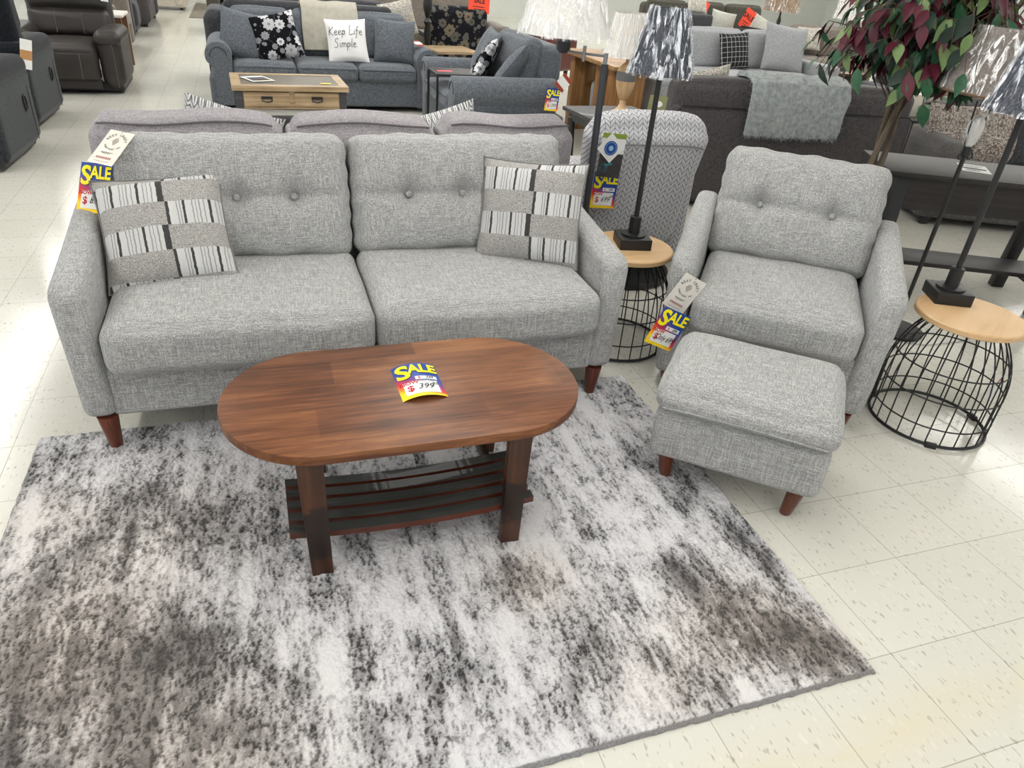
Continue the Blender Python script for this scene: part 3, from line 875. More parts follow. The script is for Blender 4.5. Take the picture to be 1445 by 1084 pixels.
def chevron_material(name, light, dark, k=20.0, rows=30.0, amp=.55, lw=.24):
    t = NT(name)
    X, Y, Z = t.sep(t.coord())
    tri = t.math('ABSOLUTE', t.math('SUBTRACT', t.math('FRACT', t.math('MULTIPLY', X, k)), .5))
    wob = t.math('MULTIPLY', t.noise(t.coord(), 60, 2), .18)
    zz = t.math('FRACT', t.math('ADD', t.math('ADD', t.math('MULTIPLY', t.math('ADD', Z, t.math('MULTIPLY', Y, .8)), rows), t.math('MULTIPLY', tri, amp * 4)), wob))
    l1 = t.ramp(zz, [(0, (255, 255, 255)), (lw, (255, 255, 255)), (lw + .07, (0, 0, 0)), (.97, (0, 0, 0)), (1, (255, 255, 255))])
    e2 = t.math('ABSOLUTE', t.math('SUBTRACT', t.math('FRACT', t.math('MULTIPLY', X, k * 2)), .5))
    l2 = t.ramp(e2, [(.40, (0, 0, 0)), (.46, (200, 200, 200))])
    f = t.math('MAXIMUM', l1, l2)
    n2 = t.noise(t.coord(), 300, 2)
    col = t.mix(t.math('MULTIPLY', f, t.math('ADD', n2, .35)), lin(light), lin(dark))
    return t.done(col, .9, spec=.1, sheen=.1, normal=t.bump(f, -.3, .003))
CHEV = chevron_material('grey chevron weave', (192, 192, 196), (50, 50, 54), lw=.12)
CHEVPIL = chevron_material('black and white herringbone', (222, 222, 222), (50, 50, 52), 34, 46, .6, .3)

def floral_material(name, ground, petal, petal2, scale=9.0):
    t = NT(name)
    X, Y, Z = t.sep(t.coord())
    v2 = t.n('ShaderNodeCombineXYZ', i_0=X, i_1=Z).outputs[0]
    vo = t.n('ShaderNodeTexVoronoi', voronoi_dimensions='2D', i_Vector=v2, i_Scale=scale, i_Randomness=.8)
    d = vo.outputs['Distance']; P = vo.outputs['Position']; cc = vo.outputs['Color']
    rel = t.n('ShaderNodeVectorMath', operation='SUBTRACT', i_0=t.n('ShaderNodeVectorMath', operation='SCALE', i_0=v2, i_Scale=1.0).outputs[0], i_1=P).outputs[0]
    rx, ry, rz = t.sep(rel)
    ang = t.math('ARCTAN2', ry, rx)
    pet = t.math('MULTIPLY', t.math('ADD', t.math('MULTIPLY', t.math('COSINE', t.math('MULTIPLY', ang, 9.0)), .28), 2.2), .17)
    cr = t.sep(cc)
    inside = t.math('LESS_THAN', d, t.math('MULTIPLY', pet, t.math('ADD', t.math('MULTIPLY', cr[0], .6), .55)))
    core = t.math('LESS_THAN', d, .10)
    line = t.math('LESS_THAN', t.math('ABSOLUTE', t.math('SINE', t.math('MULTIPLY', ang, 9.0))), .22)
    col = t.mix(cr[1], lin(petal), lin(petal2))
    col = t.mix(t.math('MULTIPLY', line, .5), col, lin(ground))
    col = t.mix(core, col, lin(tuple(int(.6 * c) for c in petal)))
    stem = t.ramp(t.n('ShaderNodeTexVoronoi', voronoi_dimensions='2D', feature='DISTANCE_TO_EDGE', i_Vector=v2, i_Scale=scale * .8).outputs[0], [(.0, (255, 255, 255)), (.022, (255, 255, 255)), (.03, (0, 0, 0))])
    g = t.mix(t.math('MULTIPLY', stem, .15), lin(ground), lin(petal2))
    vs = t.n('ShaderNodeTexVoronoi', voronoi_dimensions='2D', i_Vector=v2, i_Scale=scale * 2.1, i_Randomness=1.0)
    g = t.mix(t.math('LESS_THAN', vs.outputs['Distance'], t.math('MULTIPLY', t.sep(vs.outputs['Color'])[2], .42)), g, lin(petal2))
    col = t.mix(inside, g, col)
    return t.done(col, .9, spec=.1)
FLORAL = floral_material('black floral print', (20, 20, 24), (226, 226, 228), (130, 132, 138), 7)
DARKFLORAL = floral_material('dark floral tapestry', (30, 30, 36), (132, 120, 100), (96, 96, 92), 6)

def plaid_material(name, ground, line, k=17.0):
    t = NT(name); X, Y, Z = t.sep(t.coord())
    def ln(a): return t.ramp(t.math('ABSOLUTE', t.math('SUBTRACT', t.math('FRACT', t.math('MULTIPLY', a, k)), .5)), [(.02, (255, 255, 255)), (.055, (0, 0, 0))])
    f = t.math('MAXIMUM', ln(X), ln(Z))
    return t.done(t.mix(t.math('MULTIPLY', f, .8), lin(ground), lin(line)), .9, spec=.1)
PLAID = plaid_material('black and white windowpane check', (42, 43, 45), (200, 200, 198))
def damask_material(name, a, b, scale=16):
    t = NT(name)
    X, Y, Z = t.sep(t.coord()); X2 = t.math('ABSOLUTE', t.math('SUBTRACT', t.math('FRACT', t.math('MULTIPLY', X, 5.5)), .5))
    v = t.n('ShaderNodeCombineXYZ', i_0=t.math('MULTIPLY', X2, .36), i_1=Z).outputs[0]
    n1 = t.noise(v, scale, 2, .5, 3.0)
    f = t.ramp(n1, [(.44, (0, 0, 0)), (.47, (255, 255, 255)), (.53, (255, 255, 255)), (.56, (0, 0, 0))])
    return t.done(t.mix(f, lin(a), lin(b)), .8, spec=.2)
DAMASK = damask_material('brown damask print', (104, 92, 84), (188, 180, 172))
GEOPRINT = damask_material('ivory and black print', (220, 214, 202), (70, 72, 74), 30)
SCRIBBLE = damask_material('cream leaf sprig print', (214, 212, 200), (110, 124, 122), 42)


def script(words, s):
    """thin pen writing built from strokes; unit: x-height about .5"""
    G = {'K': (.62, [[(.08, 1), (.05, 0)], [(.5, .95), (.08, .45), (.55, -.05)]]),
         'e': (.46, [[(.05, .25), (.33, .32), (.3, .48), (.17, .5), (.06, .36), (.06, .14), (.2, .0), (.42, .1)]]),
         'p': (.50, [[(.06, .48), (.05, -.38)], [(.06, .36), (.2, .5), (.38, .42), (.38, .18), (.24, .04), (.08, .1)]]),
         'L': (.58, [[(.22, 1.05), (.06, 1.0), (.1, .5), (.06, .02), (.2, -.04), (.52, .12)]]),
         'i': (.24, [[(.08, .5), (.08, .06), (.2, .04)], [(.10, .70), (.12, .73)]]),
         'f': (.40, [[(.36, .92), (.24, 1.0), (.14, .85), (.14, .2), (.10, -.36), (.0, -.3)], [(.0, .48), (.34, .52)]]),
         'S': (.62, [[(.5, .92), (.3, 1.04), (.1, .9), (.14, .66), (.42, .46), (.44, .16), (.24, -.04), (.02, .08)]]),
         'm': (.66, [[(.06, .5), (.06, .02)], [(.06, .34), (.2, .5), (.3, .4), (.3, .02)], [(.3, .34), (.44, .5), (.55, .4), (.56, .02)]]),
         'l': (.22, [[(.1, 1.02), (.07, .06), (.2, .04)]]), '.': (.2, [[(.06, .0), (.09, .03)]]), ' ': (.34, [])}
    out = []
    for (txt, cx, z) in words:
        W = sum(G[c][0] for c in txt); x = -W / 2
        for c in txt:
            for st in G[c][1]: out.append([((cx + (x + px + .12 * pz) * s), z + pz * s) for px, pz in st])
            x += G[c][0]
    return out

# ------------------------------------------------------------------ couches
def roll_profile(w, h, r, inner):
    """(x,z) outline of a rolled arm, scroll outwards to -x, inner face at x=inner"""
    cx, cz = inner - r * .95, h - r
    P = [(inner, .05), (inner, cz)]
    for k in range(0, 17): a = R(0 + 205 * k / 16); P.append((cx + r * math.cos(a), cz + r * math.sin(a)))
    P += [(inner - w, cz - r * .9), (inner - w, .05)]
    return P

def couch(label, loc, rz, w, d, mat, n=3, arm='track', aw=.2, ah=.6, sh=.45, bh=.84, ch=.92, welt=None, leg=.05, cat='sofa', name='sofa', tilt=12, legmat=None, group=None, backs=True):
    t = thing(name, label, cat, loc, rz, group)
    hw = w / 2; ix = hw - aw; legmat = legmat or DARKWOOD
    mesh('base', softbox(-hw + .01, hw - .01, .03, d - .03, leg, sh - .14, .025, 3, 3), mat, t)
    for s in (-1, 1):
        if arm == 'roll':
            P = [(x, z) for x, z in roll_profile(aw * .72, ah, aw * .52, -ix)]
            vf = prism(P, 'y', .0, d - .12, .02, 2, 30); V = vf[0].copy()
            if s > 0: vf = (V * np.array([-1, 1, 1]), [f[::-1] for f in vf[1]])
            a = mesh('arm', vf, mat, t)
            c = roll_profile(aw * .72, ah, aw * .52, -ix)[2:18]
            pp = [(s * -1 * (x * .0 + (-ix - aw * .494) + (x - (-ix - aw * .494)) * .62) * 1.0, -.004, (ah - aw * .52) + (z - (ah - aw * .52)) * .62) for x, z in c]
            pp = [(-p[0], p[1], p[2]) if s < 0 else p for p in pp]
            pp = [(-abs(p[0]) if s < 0 else abs(p[0]), p[1], p[2]) for p in pp]
            if welt: mesh('welt', tube(pp, .005, 5), welt, a)
        elif arm == 'pad':
            mesh('arm', softbox(min(s * ix, s * hw), max(s * ix, s * hw), -.01, d - .1, leg, ah, aw * .42, 4, 5, puff(.0, .01, .02)), mat, t)
        else:
            mesh('arm', softbox(min(s * ix, s * hw), max(s * ix, s * hw), .0, d - .06, leg, ah, .045, 3, 4), mat, t)
    mesh('back', softbox(-ix - (.0 if arm == 'roll' else .02), ix + (.0 if arm == 'roll' else .02), d - .24, d, leg, bh, .07, 5, 5), mat, t)
    for k in range(n):
        a = -ix + 2 * ix * k / n; b = a + 2 * ix / n
        vf = softbox(a + .004, b - .004, -.015, d - .26, sh - .15, sh, .045, 6, 4, puff(0, .012, .02))
        c = mesh('seat_cushion', wrinkle(vf, .003, 5, k), mat, t)
        if welt: mesh('welt', tube([(a + .03, -.022, sh - .035), ((a + b) / 2, -.03, sh - .03), (b - .03, -.022, sh - .035)], .004, 5), welt, c)
        if backs:
            vf = softbox(-(b - a) / 2 + .005, (b - a) / 2 - .005, -.09, .09, 0, ch - sh + .02, .07, 7, 5, puff(.0, .03, .015))
            o = mesh('back_cushion', wrinkle(vf, .006, 5, k * 2.7), mat, t)
            o.location = ((a + b) / 2, d - .36, sh - .02); o.rotation_euler = (R(-tilt), 0, 0)
    if leg > .03:
        for sx in (-1, 1):
            for sy in (.08, d - .1):
                mesh('leg', softbox(sx * (hw - .1) - .03, sx * (hw - .1) + .03, sy - .03, sy + .03, 0, leg + .01, .006, 2, 2), legmat, t)
    return t

# mauve sofa, its back against the tweed sofa (faces away)
def mauve_sofa():
    t = thing('sofa', 'mauve grey sofa seen from behind, right behind the light grey tweed sofa', 'sofa', (-1.735, 1.46, 0))
    hw = 1.055
    mesh('back', softbox(-hw + .02, hw - .02, 0, .17, .06, .74, .06, 5, 4), MAUVE, t)
    mesh('base', softbox(-hw + .03, hw - .03, .12, .86, .06, .32, .03, 3, 3), MAUVE, t)
    for s in (-1, 1):
        mesh('arm', softbox(min(s * (hw - .2), s * hw), max(s * (hw - .2), s * hw), .05, .88, .06, .60, .08, 4, 4, puff(0, 0, .02)), MAUVE, t)
        for yy in (.05, .8): mesh('leg', softbox(s * (hw - .08) - .03, s * (hw - .08) + .03, yy, yy + .06, 0, .07, .005, 2, 2), DARKWOOD, t)
    xs = (-1.05, -.29, .385, 1.06)
    for k in range(3):
        a, b = xs[k], xs[k + 1]; w = b - a
        def shape(V, U):
            V = puff(0, .03, .012)(V, U)
            V[:, 2] += np.clip(U[:, 2], 0, 1) ** 4 * (.009 * np.sin(V[:, 0] * 11 + k * 2) - .02 * np.abs(U[:, 0]) ** 9)
            return V
        c = mesh('back_cushion', wrinkle(softbox(-w / 2 + .004, w / 2 - .004, -.12, .12, 0, .44, .075, 8, 5, shape), .006, 5, k * 1.9), MAUVE, t)
        c.location = ((a + b) / 2, .17, .472); c.rotation_euler = (R(7), 0, 0)
        P = [(x, -.088 - .008 * (1 - (2 * x / w) ** 4), .441 + .008 * math.sin(x * 11 + k * 2) - .03 * abs(2 * x / w) ** 10) for x in np.linspace(-w / 2 + .05, w / 2 - .05, 26)]
        mesh('welt', tube(P, .0045, 6), WELT, c)
        mesh('seat_cushion', softbox(a + .2 * (k == 0) + .003, b - .2 * (k == 2) - .003, .28, .92, .31, .47, .05, 5, 4, puff(0, .01, .02)), MAUVE, t)
mauve_sofa()
throw_pillow('throw_pillow', CHEVPIL, .44, .44, .14, 'herringbone pillow poking up over the mauve sofa near the tan drawer table', (-2.33, 1.99, .48), 178, 14, -16, 2)
throw_pillow('throw_pillow', CHEVPIL, .44, .44, .14, 'herringbone pillow poking up over the mauve sofa near the blue grey loveseat', (-1.18, 1.99, .47), 182, 12, 16, 3)
o = mesh('throw_blanket', xf(wrinkle(softbox(-.16, .16, -.10, .10, 0, .10, .04, 6, 4), .02, 12, 4), t=(-2.66, 2.06, .62)), CHARCOAL); tag(o, 'dark denim throw folded over the far arm of the mauve sofa', 'blanket')

# chevron recliner seen from behind
def chevron_chair():
    t = thing('recliner', 'reclined armchair in grey chevron weave, seen from behind, beside the taupe sofa', 'armchair', (-.165, 1.78, 0), -4)
    def shape(V, U):
        V = puff(.0, .035, .03)(V, U)
        V[:, 0] *= 1 - .10 * np.clip(-U[:, 2], -1, 1) * .9
        V[:, 2] -= .035 * np.clip(U[:, 2], 0, 1) * np.abs(U[:, 0]) ** 4
        return V
    b = mesh('backrest', softbox(-.325, .325, -.10, .10, 0, .75, .085, 12, 6, shape), CHEV, t)
    b.location = (0, .08, .17); b.rotation_euler = (R(13), 0, 0)
    mesh('welt', tube([(x, -.128 - .01 * (1 - (x / .3) ** 2), .665 - .03 * abs(x / .3) ** 5) for x in np.linspace(-.28, .28, 16)], .004, 5), plain('grey welt', (120, 120, 124), .9), b)
    for s in (-1, 1):
        mesh('arm', softbox(min(s * .26, s * .40), max(s * .26, s * .40), .02, .82, .06, .60, .055, 5, 4, puff(0, 0, .02)), CHEV, t)
    mesh('seat', softbox(-.26, .26, .12, .84, .10, .47, .06, 5, 4, puff(0, .01, .03)), CHEV, t)
    mesh('swivel_base', lathe([(.26, 0), (.28, .01), (.28, .045), (.12, .06)], 28), BLACK, xfparent(t, (0, .42, 0)))
def xfparent(t, loc): return t
chevron_chair()
# card cluster on it
def flat_card(name, label, cat, w, h, mats, loc, yaw, tilt, roll, parts=(), group=None):
    o = mesh(name, gridcard(w, h, 2), mats, smooth=False); tag(o, label, cat, group)
    for pn, vf, m in parts: mesh(pn, xf(vf, t=(0, -.0012, 0)), m, o, smooth=False)
    return pose(o, loc, yaw, tilt, roll)
TEAL = plain('teal print', (40, 150, 160), .6); GREEN = plain('leaf green band', (136, 160, 60), .6); DARKPHOTO = plain('dark photo print', (62, 60, 62), .5, var=.25, scale=30)
SEAL = plain('blue seal print', (24, 72, 150), .5); PALEBLUE = plain('pale blue print', (150, 190, 220), .5)
flat_card('hang_tag', 'photo hang tag with green band on the back of the chevron chair', 'tag', .125, .22, PAPER, (-.445, 1.562, .63), -8, 0, 3,
          [('green_band', panel(-.0625, .0625, .195, .22, 2), GREEN), ('photo', panel(-.0625, .0625, .0, .12, 2), DARKPHOTO), ('blue_spot', (np.array([(x - .03, 0, y * 1.3 + .045) for x, y, _ in circ(.02, 20)]), [tuple(range(20))][::-1]), PALEBLUE), ('teal_mark', xf(panel(-.01, .03, .06, .07, 2), ry=-15, t=(0, -.0004, 0)), TEAL)])
def ring(r0, r1, n=28, z=0.0):
    V = [(r0 * math.cos(2 * PI * k / n), 0, z + r0 * math.sin(2 * PI * k / n)) for k in range(n)] + [(r1 * math.cos(2 * PI * k / n), 0, z + r1 * math.sin(2 * PI * k / n)) for k in range(n)]
    return np.array(V), [(k, (k + 1) % n, n + (k + 1) % n, n + k)[::-1] for k in range(n)]
flat_card('hang_tag', 'white diamond tag with a round blue seal on the chevron chair', 'tag', .105, .105, PAPER, (-.491, 1.548, .742), -2, 0, 43,
          [('blue_seal', xf(ring(.001, .036), t=(0, 0, .0525)), SEAL), ('seal_rim', xf(ring(.028, .030), t=(0, -.0006, .0525)), PALEBLUE), ('seal_crest', xf(ring(.001, .013), t=(0.001, -.0006, .053)), PALEBLUE)])
flat_card('hang_tag', 'olive green card standing up behind the chevron chair', 'tag', .11, .09, plain('olive card', (142, 144, 100), .6), (.05, 2.05, .86), -6, 0, 4, [('white_oval', xf(ring(.001, .025), s=(1.2, 1, .7), t=(0, 0, .045)), PAPER)])

# dark taupe sofa from behind with fur throw
def taupe_sofa():
    t = thing('sofa', 'dark taupe sofa seen from behind with a fur throw over its back', 'sofa', (1.66, 2.80, 0), -10)
    hw = .96
    mesh('back', softbox(-hw, hw, 0, .2, .04, .74, .05, 6, 4, puff(0, .02, .01)), TAUPE, t)
    mesh('welt', tube([(-hw + .015, -.004, .06), (-hw + .02, -.008, .70), (-hw + .06, -.006, .735), (hw - .06, -.006, .735), (hw - .02, -.008, .70), (hw - .015, -.004, .06)], .005, 5), plain('black welt', (44, 42, 44), .9), t)
    mesh('base', softbox(-hw, hw, .15, .92, .04, .34, .03, 3, 3), TAUPE, t)
    for k in range(2):
        a = -hw + k * hw
        c = mesh('back_cushion', wrinkle(softbox(a + .006, a + hw - .006, .02, .27, .42, .90, .075, 8, 5, puff(0, .02, .02)), .008, 5, k * 4), TAUPE, t)
        mesh('seat_cushion', softbox(a + .006, a + hw - .006, .28, .94, .33, .49, .05, 5, 4, puff(0, .01, .02)), TAUPE, t)
    for sx in (-1, 1):
        for yy in (.03, .8): mesh('leg', softbox(sx * .9 - .03, sx * .9 + .03, yy, yy + .06, 0, .05, .004, 2, 2), BLACK, t)
taupe_sofa()
FUR = [plain('silvery grey faux fur', (158, 163, 163), .95, spec=.1, var=.3, scale=30), plain('pale fur tips', (196, 200, 199), .95, spec=.1), plain('smoky fur tips', (122, 127, 128), .95, spec=.1)]
def fur_throw():
    path = [(-.05, .565), (-.055, .62), (-.055, .72), (-.05, .84), (-.02, .915), (.05, .945), (.14, .955), (.23, .94), (.29, .90), (.305, .80), (.31, .65)]
    P = np.array(path)
    VF = sheet(path, -.40, .35, .03, 34, .018, 9, 2.0, .02)
    rs = np.random.RandomState(3); SV, SF = [], []
    V0 = VF[0]; F0 = VF[1]
    for f in F0:
        if len(f) != 4: continue
        a, b, c, d = (V0[i] for i in f)
        nrm = np.cross(b - a, d - a); ln = np.linalg.norm(nrm)
        if ln < 1e-9: continue
        nrm = nrm / ln
        m = int(max(4, ln / .00004)); m = min(m, 30)
        for _ in range(m):
            u, v = rs.rand(2)
            p = a + (b - a) * u + (d - a) * v
            dr = nrm * .55 + rs.randn(3) * .45 + np.array([.25 * math.sin(p[0] * 30), 0, -.55]); dr /= np.linalg.norm(dr)
            L = .026 + .028 * rs.rand(); sd = np.cross(dr, rs.randn(3)); sd /= np.linalg.norm(sd); wd = .0017
            n = len(SV) + len(V0)
            SV += [p - sd * wd, p + sd * wd, p + dr * L]; SF.append((n, n + 1, n + 2))
    VV = np.concatenate([V0, np.array(SV)]); FF = list(F0) + SF
    MI = [0] * len(F0) + [int(q) for q in rs.choice([0, 1, 2], len(SF), p=[.4, .35, .25])]
    o = mesh('fur_throw', (VV, FF, MI), FUR); tag(o, 'silvery grey faux fur throw hanging over the back of the dark taupe sofa', 'blanket')
    o.location = (1.64, 2.80, 0); o.rotation_euler = (0, 0, R(-10))
fur_throw()

throw_pillow('throw_pillow', GEOPRINT, .44, .42, .13, 'ivory and black print pillow peeking over the dark taupe sofa behind a stick lamp shade', (1.14, 3.27, .55), 168, 12, 14, 4)
flat_card('hang_tag', 'small white hang tag with red cord on the cage table before the desk', 'tag', .03, .085, PAPER, (.722, .0, .10), -48, 0, 4, [('red_cord', tube([(0, 0, .085), (.006, -.002, .12), (-.004, -.004, .155)], .0016, 5), REDINK)])

# charcoal loveseat with damask pillows, beyond the desk
t = couch('charcoal grey sofa with brown damask pillows, beyond the dark desk', (3.50, 1.96, 0), -24, 1.9, .95, TAUPEARM, 2, 'pad', .24, .61, .44, .80, .86, leg=.06)
throw_pillow('throw_pillow', DAMASK, .46, .42, .14, 'brown damask pillow next to the green bowl, on the charcoal sofa', (2.98, 2.52, .45), -40, 22, -4, 2)
throw_pillow('throw_pillow', DAMASK, .46, .42, .14, 'brown damask pillow behind the pole of the stick lamp on the charcoal sofa', (3.22, 2.30, .45), -30, 28, 6, 8)
throw_pillow('throw_pillow', CHARCOAL, .44, .40, .15, 'plain charcoal pillow at the picture edge on the charcoal sofa', (3.42, 2.16, .45), -28, 24, 3, 6)

# dark desk
def desk():
    t = thing('desk', 'dark walnut desk with low shelf, holding a white price sheet', 'desk', (1.07, 1.24, 0), -25)
    L, D, H = 1.55, .50, .735
    mesh('desk_top', prism([(0, 0), (L, 0), (L, D), (0, D)], 'z', H - .028, H, .004, 2), DARKWOOD, t)
    mesh('apron', box(.10, L - .1, .06, .085, H - .21, H - .028), DARKWOOD, t, smooth=False)
    mesh('apron', box(.10, L - .1, D - .085, D - .06, H - .21, H - .028), DARKWOOD, t, smooth=False)
    mesh('shelf', prism([(.16, .13), (L - .44, .13), (L - .44, D - .12), (.16, D - .12)], 'z', .185, .21, .003, 2), DARKWOOD, t)
    for x in (.10, L - .50):
        for y0, y1 in ((.05, .02), (D - .05, D - .02)):
            P = [(x - .035, y1 - .03), (x + .035, y1 - .03), (x + .035, y1 + .03), (x - .035, y1 + .03)]
            vf = prism(P, 'z', 0, H - .03, .003, 2); V = vf[0].copy(); V[:, 1] += (y0 - y1) * 2.2 * V[:, 2] / H
            mesh('leg', (V, vf[1]), BLACK, t)
        mesh('leg_brace', box(x - .02, x + .02, .05, D - .05, .14, .185), BLACK, t, smooth=False)
    return t
dk = desk()
Md = Matrix.Translation((1.62, 1.18, .7362)) @ Matrix.Rotation(R(-38), 4, 'Z') @ Matrix.Rotation(R(-90), 4, 'X')
o = mesh('price_sheet', gridcard(.15, .20, 2), PAPER, smooth=False); tag(o, 'white price sheet with black print lying on the dark desk', 'paper')
mesh('print_lines', xf(join(panel(-.055, .05, .15, .158, 2), panel(-.055, .03, .125, .131, 2), panel(-.06, .06, .07, .10, 2), panel(-.05, .02, .03, .045, 2)), t=(0, -.001, 0)), INK, o, smooth=False)
o.matrix_world = Md

# silk ficus tree
def tree():
    t = thing('ficus_tree', 'artificial ficus tree with green and burgundy leaves, behind the armchair', 'tree', (.90, 1.20, 0))
    mesh('pot', lathe([(.11, 0), (.13, .02), (.16, .24), (.165, .26), (.15, .26), (.14, .23), (.001, .22)], 32), plain('brown wicker pot', (84, 62, 44), .8, var=.2, scale=60), t)
    BARK = wood('twisted bark', (62, 54, 44), (96, 85, 72), (126, 114, 98), 'z', 2, .9, 0, grain=30)
    rnd = random.Random(7)
    def stem(ph):
        return [(.028 * math.cos(ph + z * 4) + .05 * (z - .7) * (z > .7), .028 * math.sin(ph + z * 4), z) for z in np.linspace(.2, 1.5, 22)]
    for ph in (0, 2.1, 4.2):
        mesh('trunk', tube(stem(ph), list(np.linspace(.019, .011, 22)), 8), BARK, t)
    LEAFS = []
    for nm, a, b in (('deep green silk leaf', (24, 62, 42), (52, 98, 66)), ('pale green silk leaf', (92, 116, 70), (126, 146, 98)), ('burgundy silk leaf', (58, 14, 28), (92, 26, 44)), ('dark green silk leaf', (26, 40, 34), (50, 68, 58))):
        q = NT(nm); X, Y, Z = q.sep(q.coord()); nz = q.noise(q.coord(), 30, 3)
        LEAFS.append(q.done(q.mix(nz, lin(a), lin(b)), .5, spec=.35))
    groups = {0: ([], []), 1: ([], []), 2: ([], []), 3: ([], [])}; twigs = []
    def leaf(p, d, up, L, k):
        d = Vector(d).normalized(); s = d.cross(Vector(up)).normalized(); n = s.cross(d)
        prof = [(0, .02), (.12, .22), (.3, .42), (.48, .44), (.66, .33), (.84, .15), (1.0, 0.0)]
        V, F = groups[k]; b = len(V)
        for u, w in prof:
            cen = p + d * (u * L) - n * (.14 * L * u * u)
            ww = w * L * .5 * 1.05
            V += [cen - s * ww + n * ww * .30, cen, cen + s * ww + n * ww * .30]
        for i in range(len(prof) - 1):
            a = b + 3 * i; F += [(a, a + 1, a + 4, a + 3), (a + 1, a + 2, a + 5, a + 4)]
    C = Vector((.08, 0, 1.43))
    for i in range(165):
        a = rnd.uniform(0, 2 * PI); el = rnd.uniform(-.55, 1.15)
        r = rnd.uniform(.22, .49) * (1 - .12 * max(0, el))
        e = C + Vector((math.cos(a) * math.cos(el) * r * 1.05, math.sin(a) * math.cos(el) * r * .85, math.sin(el) * r * .95))
        z0 = rnd.uniform(1.0, 1.4); s0 = Vector((.03, 0, z0))
        mid = s0.lerp(e, .55) + Vector((0, 0, .10)); drop = e + Vector((math.cos(a) * .05, math.sin(a) * .05, -.10))
        P = [s0.lerp(mid, k / 4) for k in range(4)] + [mid.lerp(e, k / 3) for k in range(3)] + [e, drop]
        twigs.append(tube([tuple(p) for p in P], [.004] * 4 + [.0028] * 3 + [.002] * 2, 5))
        for q in range(rnd.randint(7, 10)):
            k = rnd.uniform(.35, 1.0); j = k * (len(P) - 1); f0 = P[int(min(j, len(P) - 2))]; f1 = P[int(min(j, len(P) - 2)) + 1]
            p = f0.lerp(f1, j - int(min(j, len(P) - 2)))
            out = Vector((p.x - .03, p.y, 0)).normalized() if (abs(p.x - .03) + abs(p.y)) > .02 else Vector((1, 0, 0))
            d = out * rnd.uniform(.1, .7) + Vector((rnd.uniform(-.6, .6), rnd.uniform(-.6, .6), rnd.uniform(-1.3, -.35)))
            kind = rnd.choices((0, 1, 2, 3), (.30, .13, .37, .20))[0]
            leaf(p, d, (rnd.uniform(-.4, .4) + out.x, rnd.uniform(-.4, .4) + out.y, .6), rnd.uniform(.085, .13), kind)
    TW = plain('brown twig', (84, 66, 54), .8)
    mesh('branches', join(*twigs), TW, t)
    for k, nm in enumerate(('deep_green_leaves', 'pale_green_leaves', 'burgundy_leaves', 'dark_green_leaves')):
        V, F = groups[k]
        mesh('foliage', (np.array([tuple(v) for v in V]), F), LEAFS[k], t, label=nm.replace('_', ' '), kind='stuff')
tree()

# arm lamp with white shade behind the mauve sofa end
def arm_lamp():
    t = thing('floor_lamp', 'gunmetal floor lamp with a wrapped white shade on side arms, beside the mauve sofa', 'floor lamp', (-.625, 1.385, 0))
    mesh('base', lathe([(.14, 0), (.145, .006), (.145, .02), (.03, .03), (.02, .05)], 32), STEEL, t)
    mesh('pole', tube([(0, 0, .03), (0, 0, 1.19)], .0165, 16), STEEL, t)
    mesh('cap', tube([(0, 0, 1.185), (0, 0, 1.235)], .010, 12), BRUSHED, t)
    d = Vector((-.80, .60, 0)).normalized()
    e = d * .20
    for off in (-.0,):
        mesh('arm', tube([(0, 0, 1.222), tuple(d * .10 + Vector((0, 0, 1.222))), tuple(e * .95 + Vector((0, 0, 1.225)))], .006, 8), BRUSHED, t)
    mesh('arm_joint', tube([tuple(d * .10 + Vector((0, 0, 1.19))), tuple(d * .10 + Vector((0, 0, 1.255)))], .008, 10), BRUSHED, t)
    mesh('socket', xf(lathe([(.020, 1.215), (.032, 1.23), (.036, 1.29), (.02, 1.30)], 20), t=tuple(e)), STEEL, t)
    s = mesh('lamp_shade', xf(pleat_shade(.205, .12, 1.29, 1.56, WHITESHADE, 40, 0.0), t=tuple(e)), WHITESHADE, t)
    mesh('plastic_wrap', xf(wrap_shell(.206, .122, 1.283, 1.565, .012, 3.0), t=tuple(e)), WRAP, s)
arm_lamp()

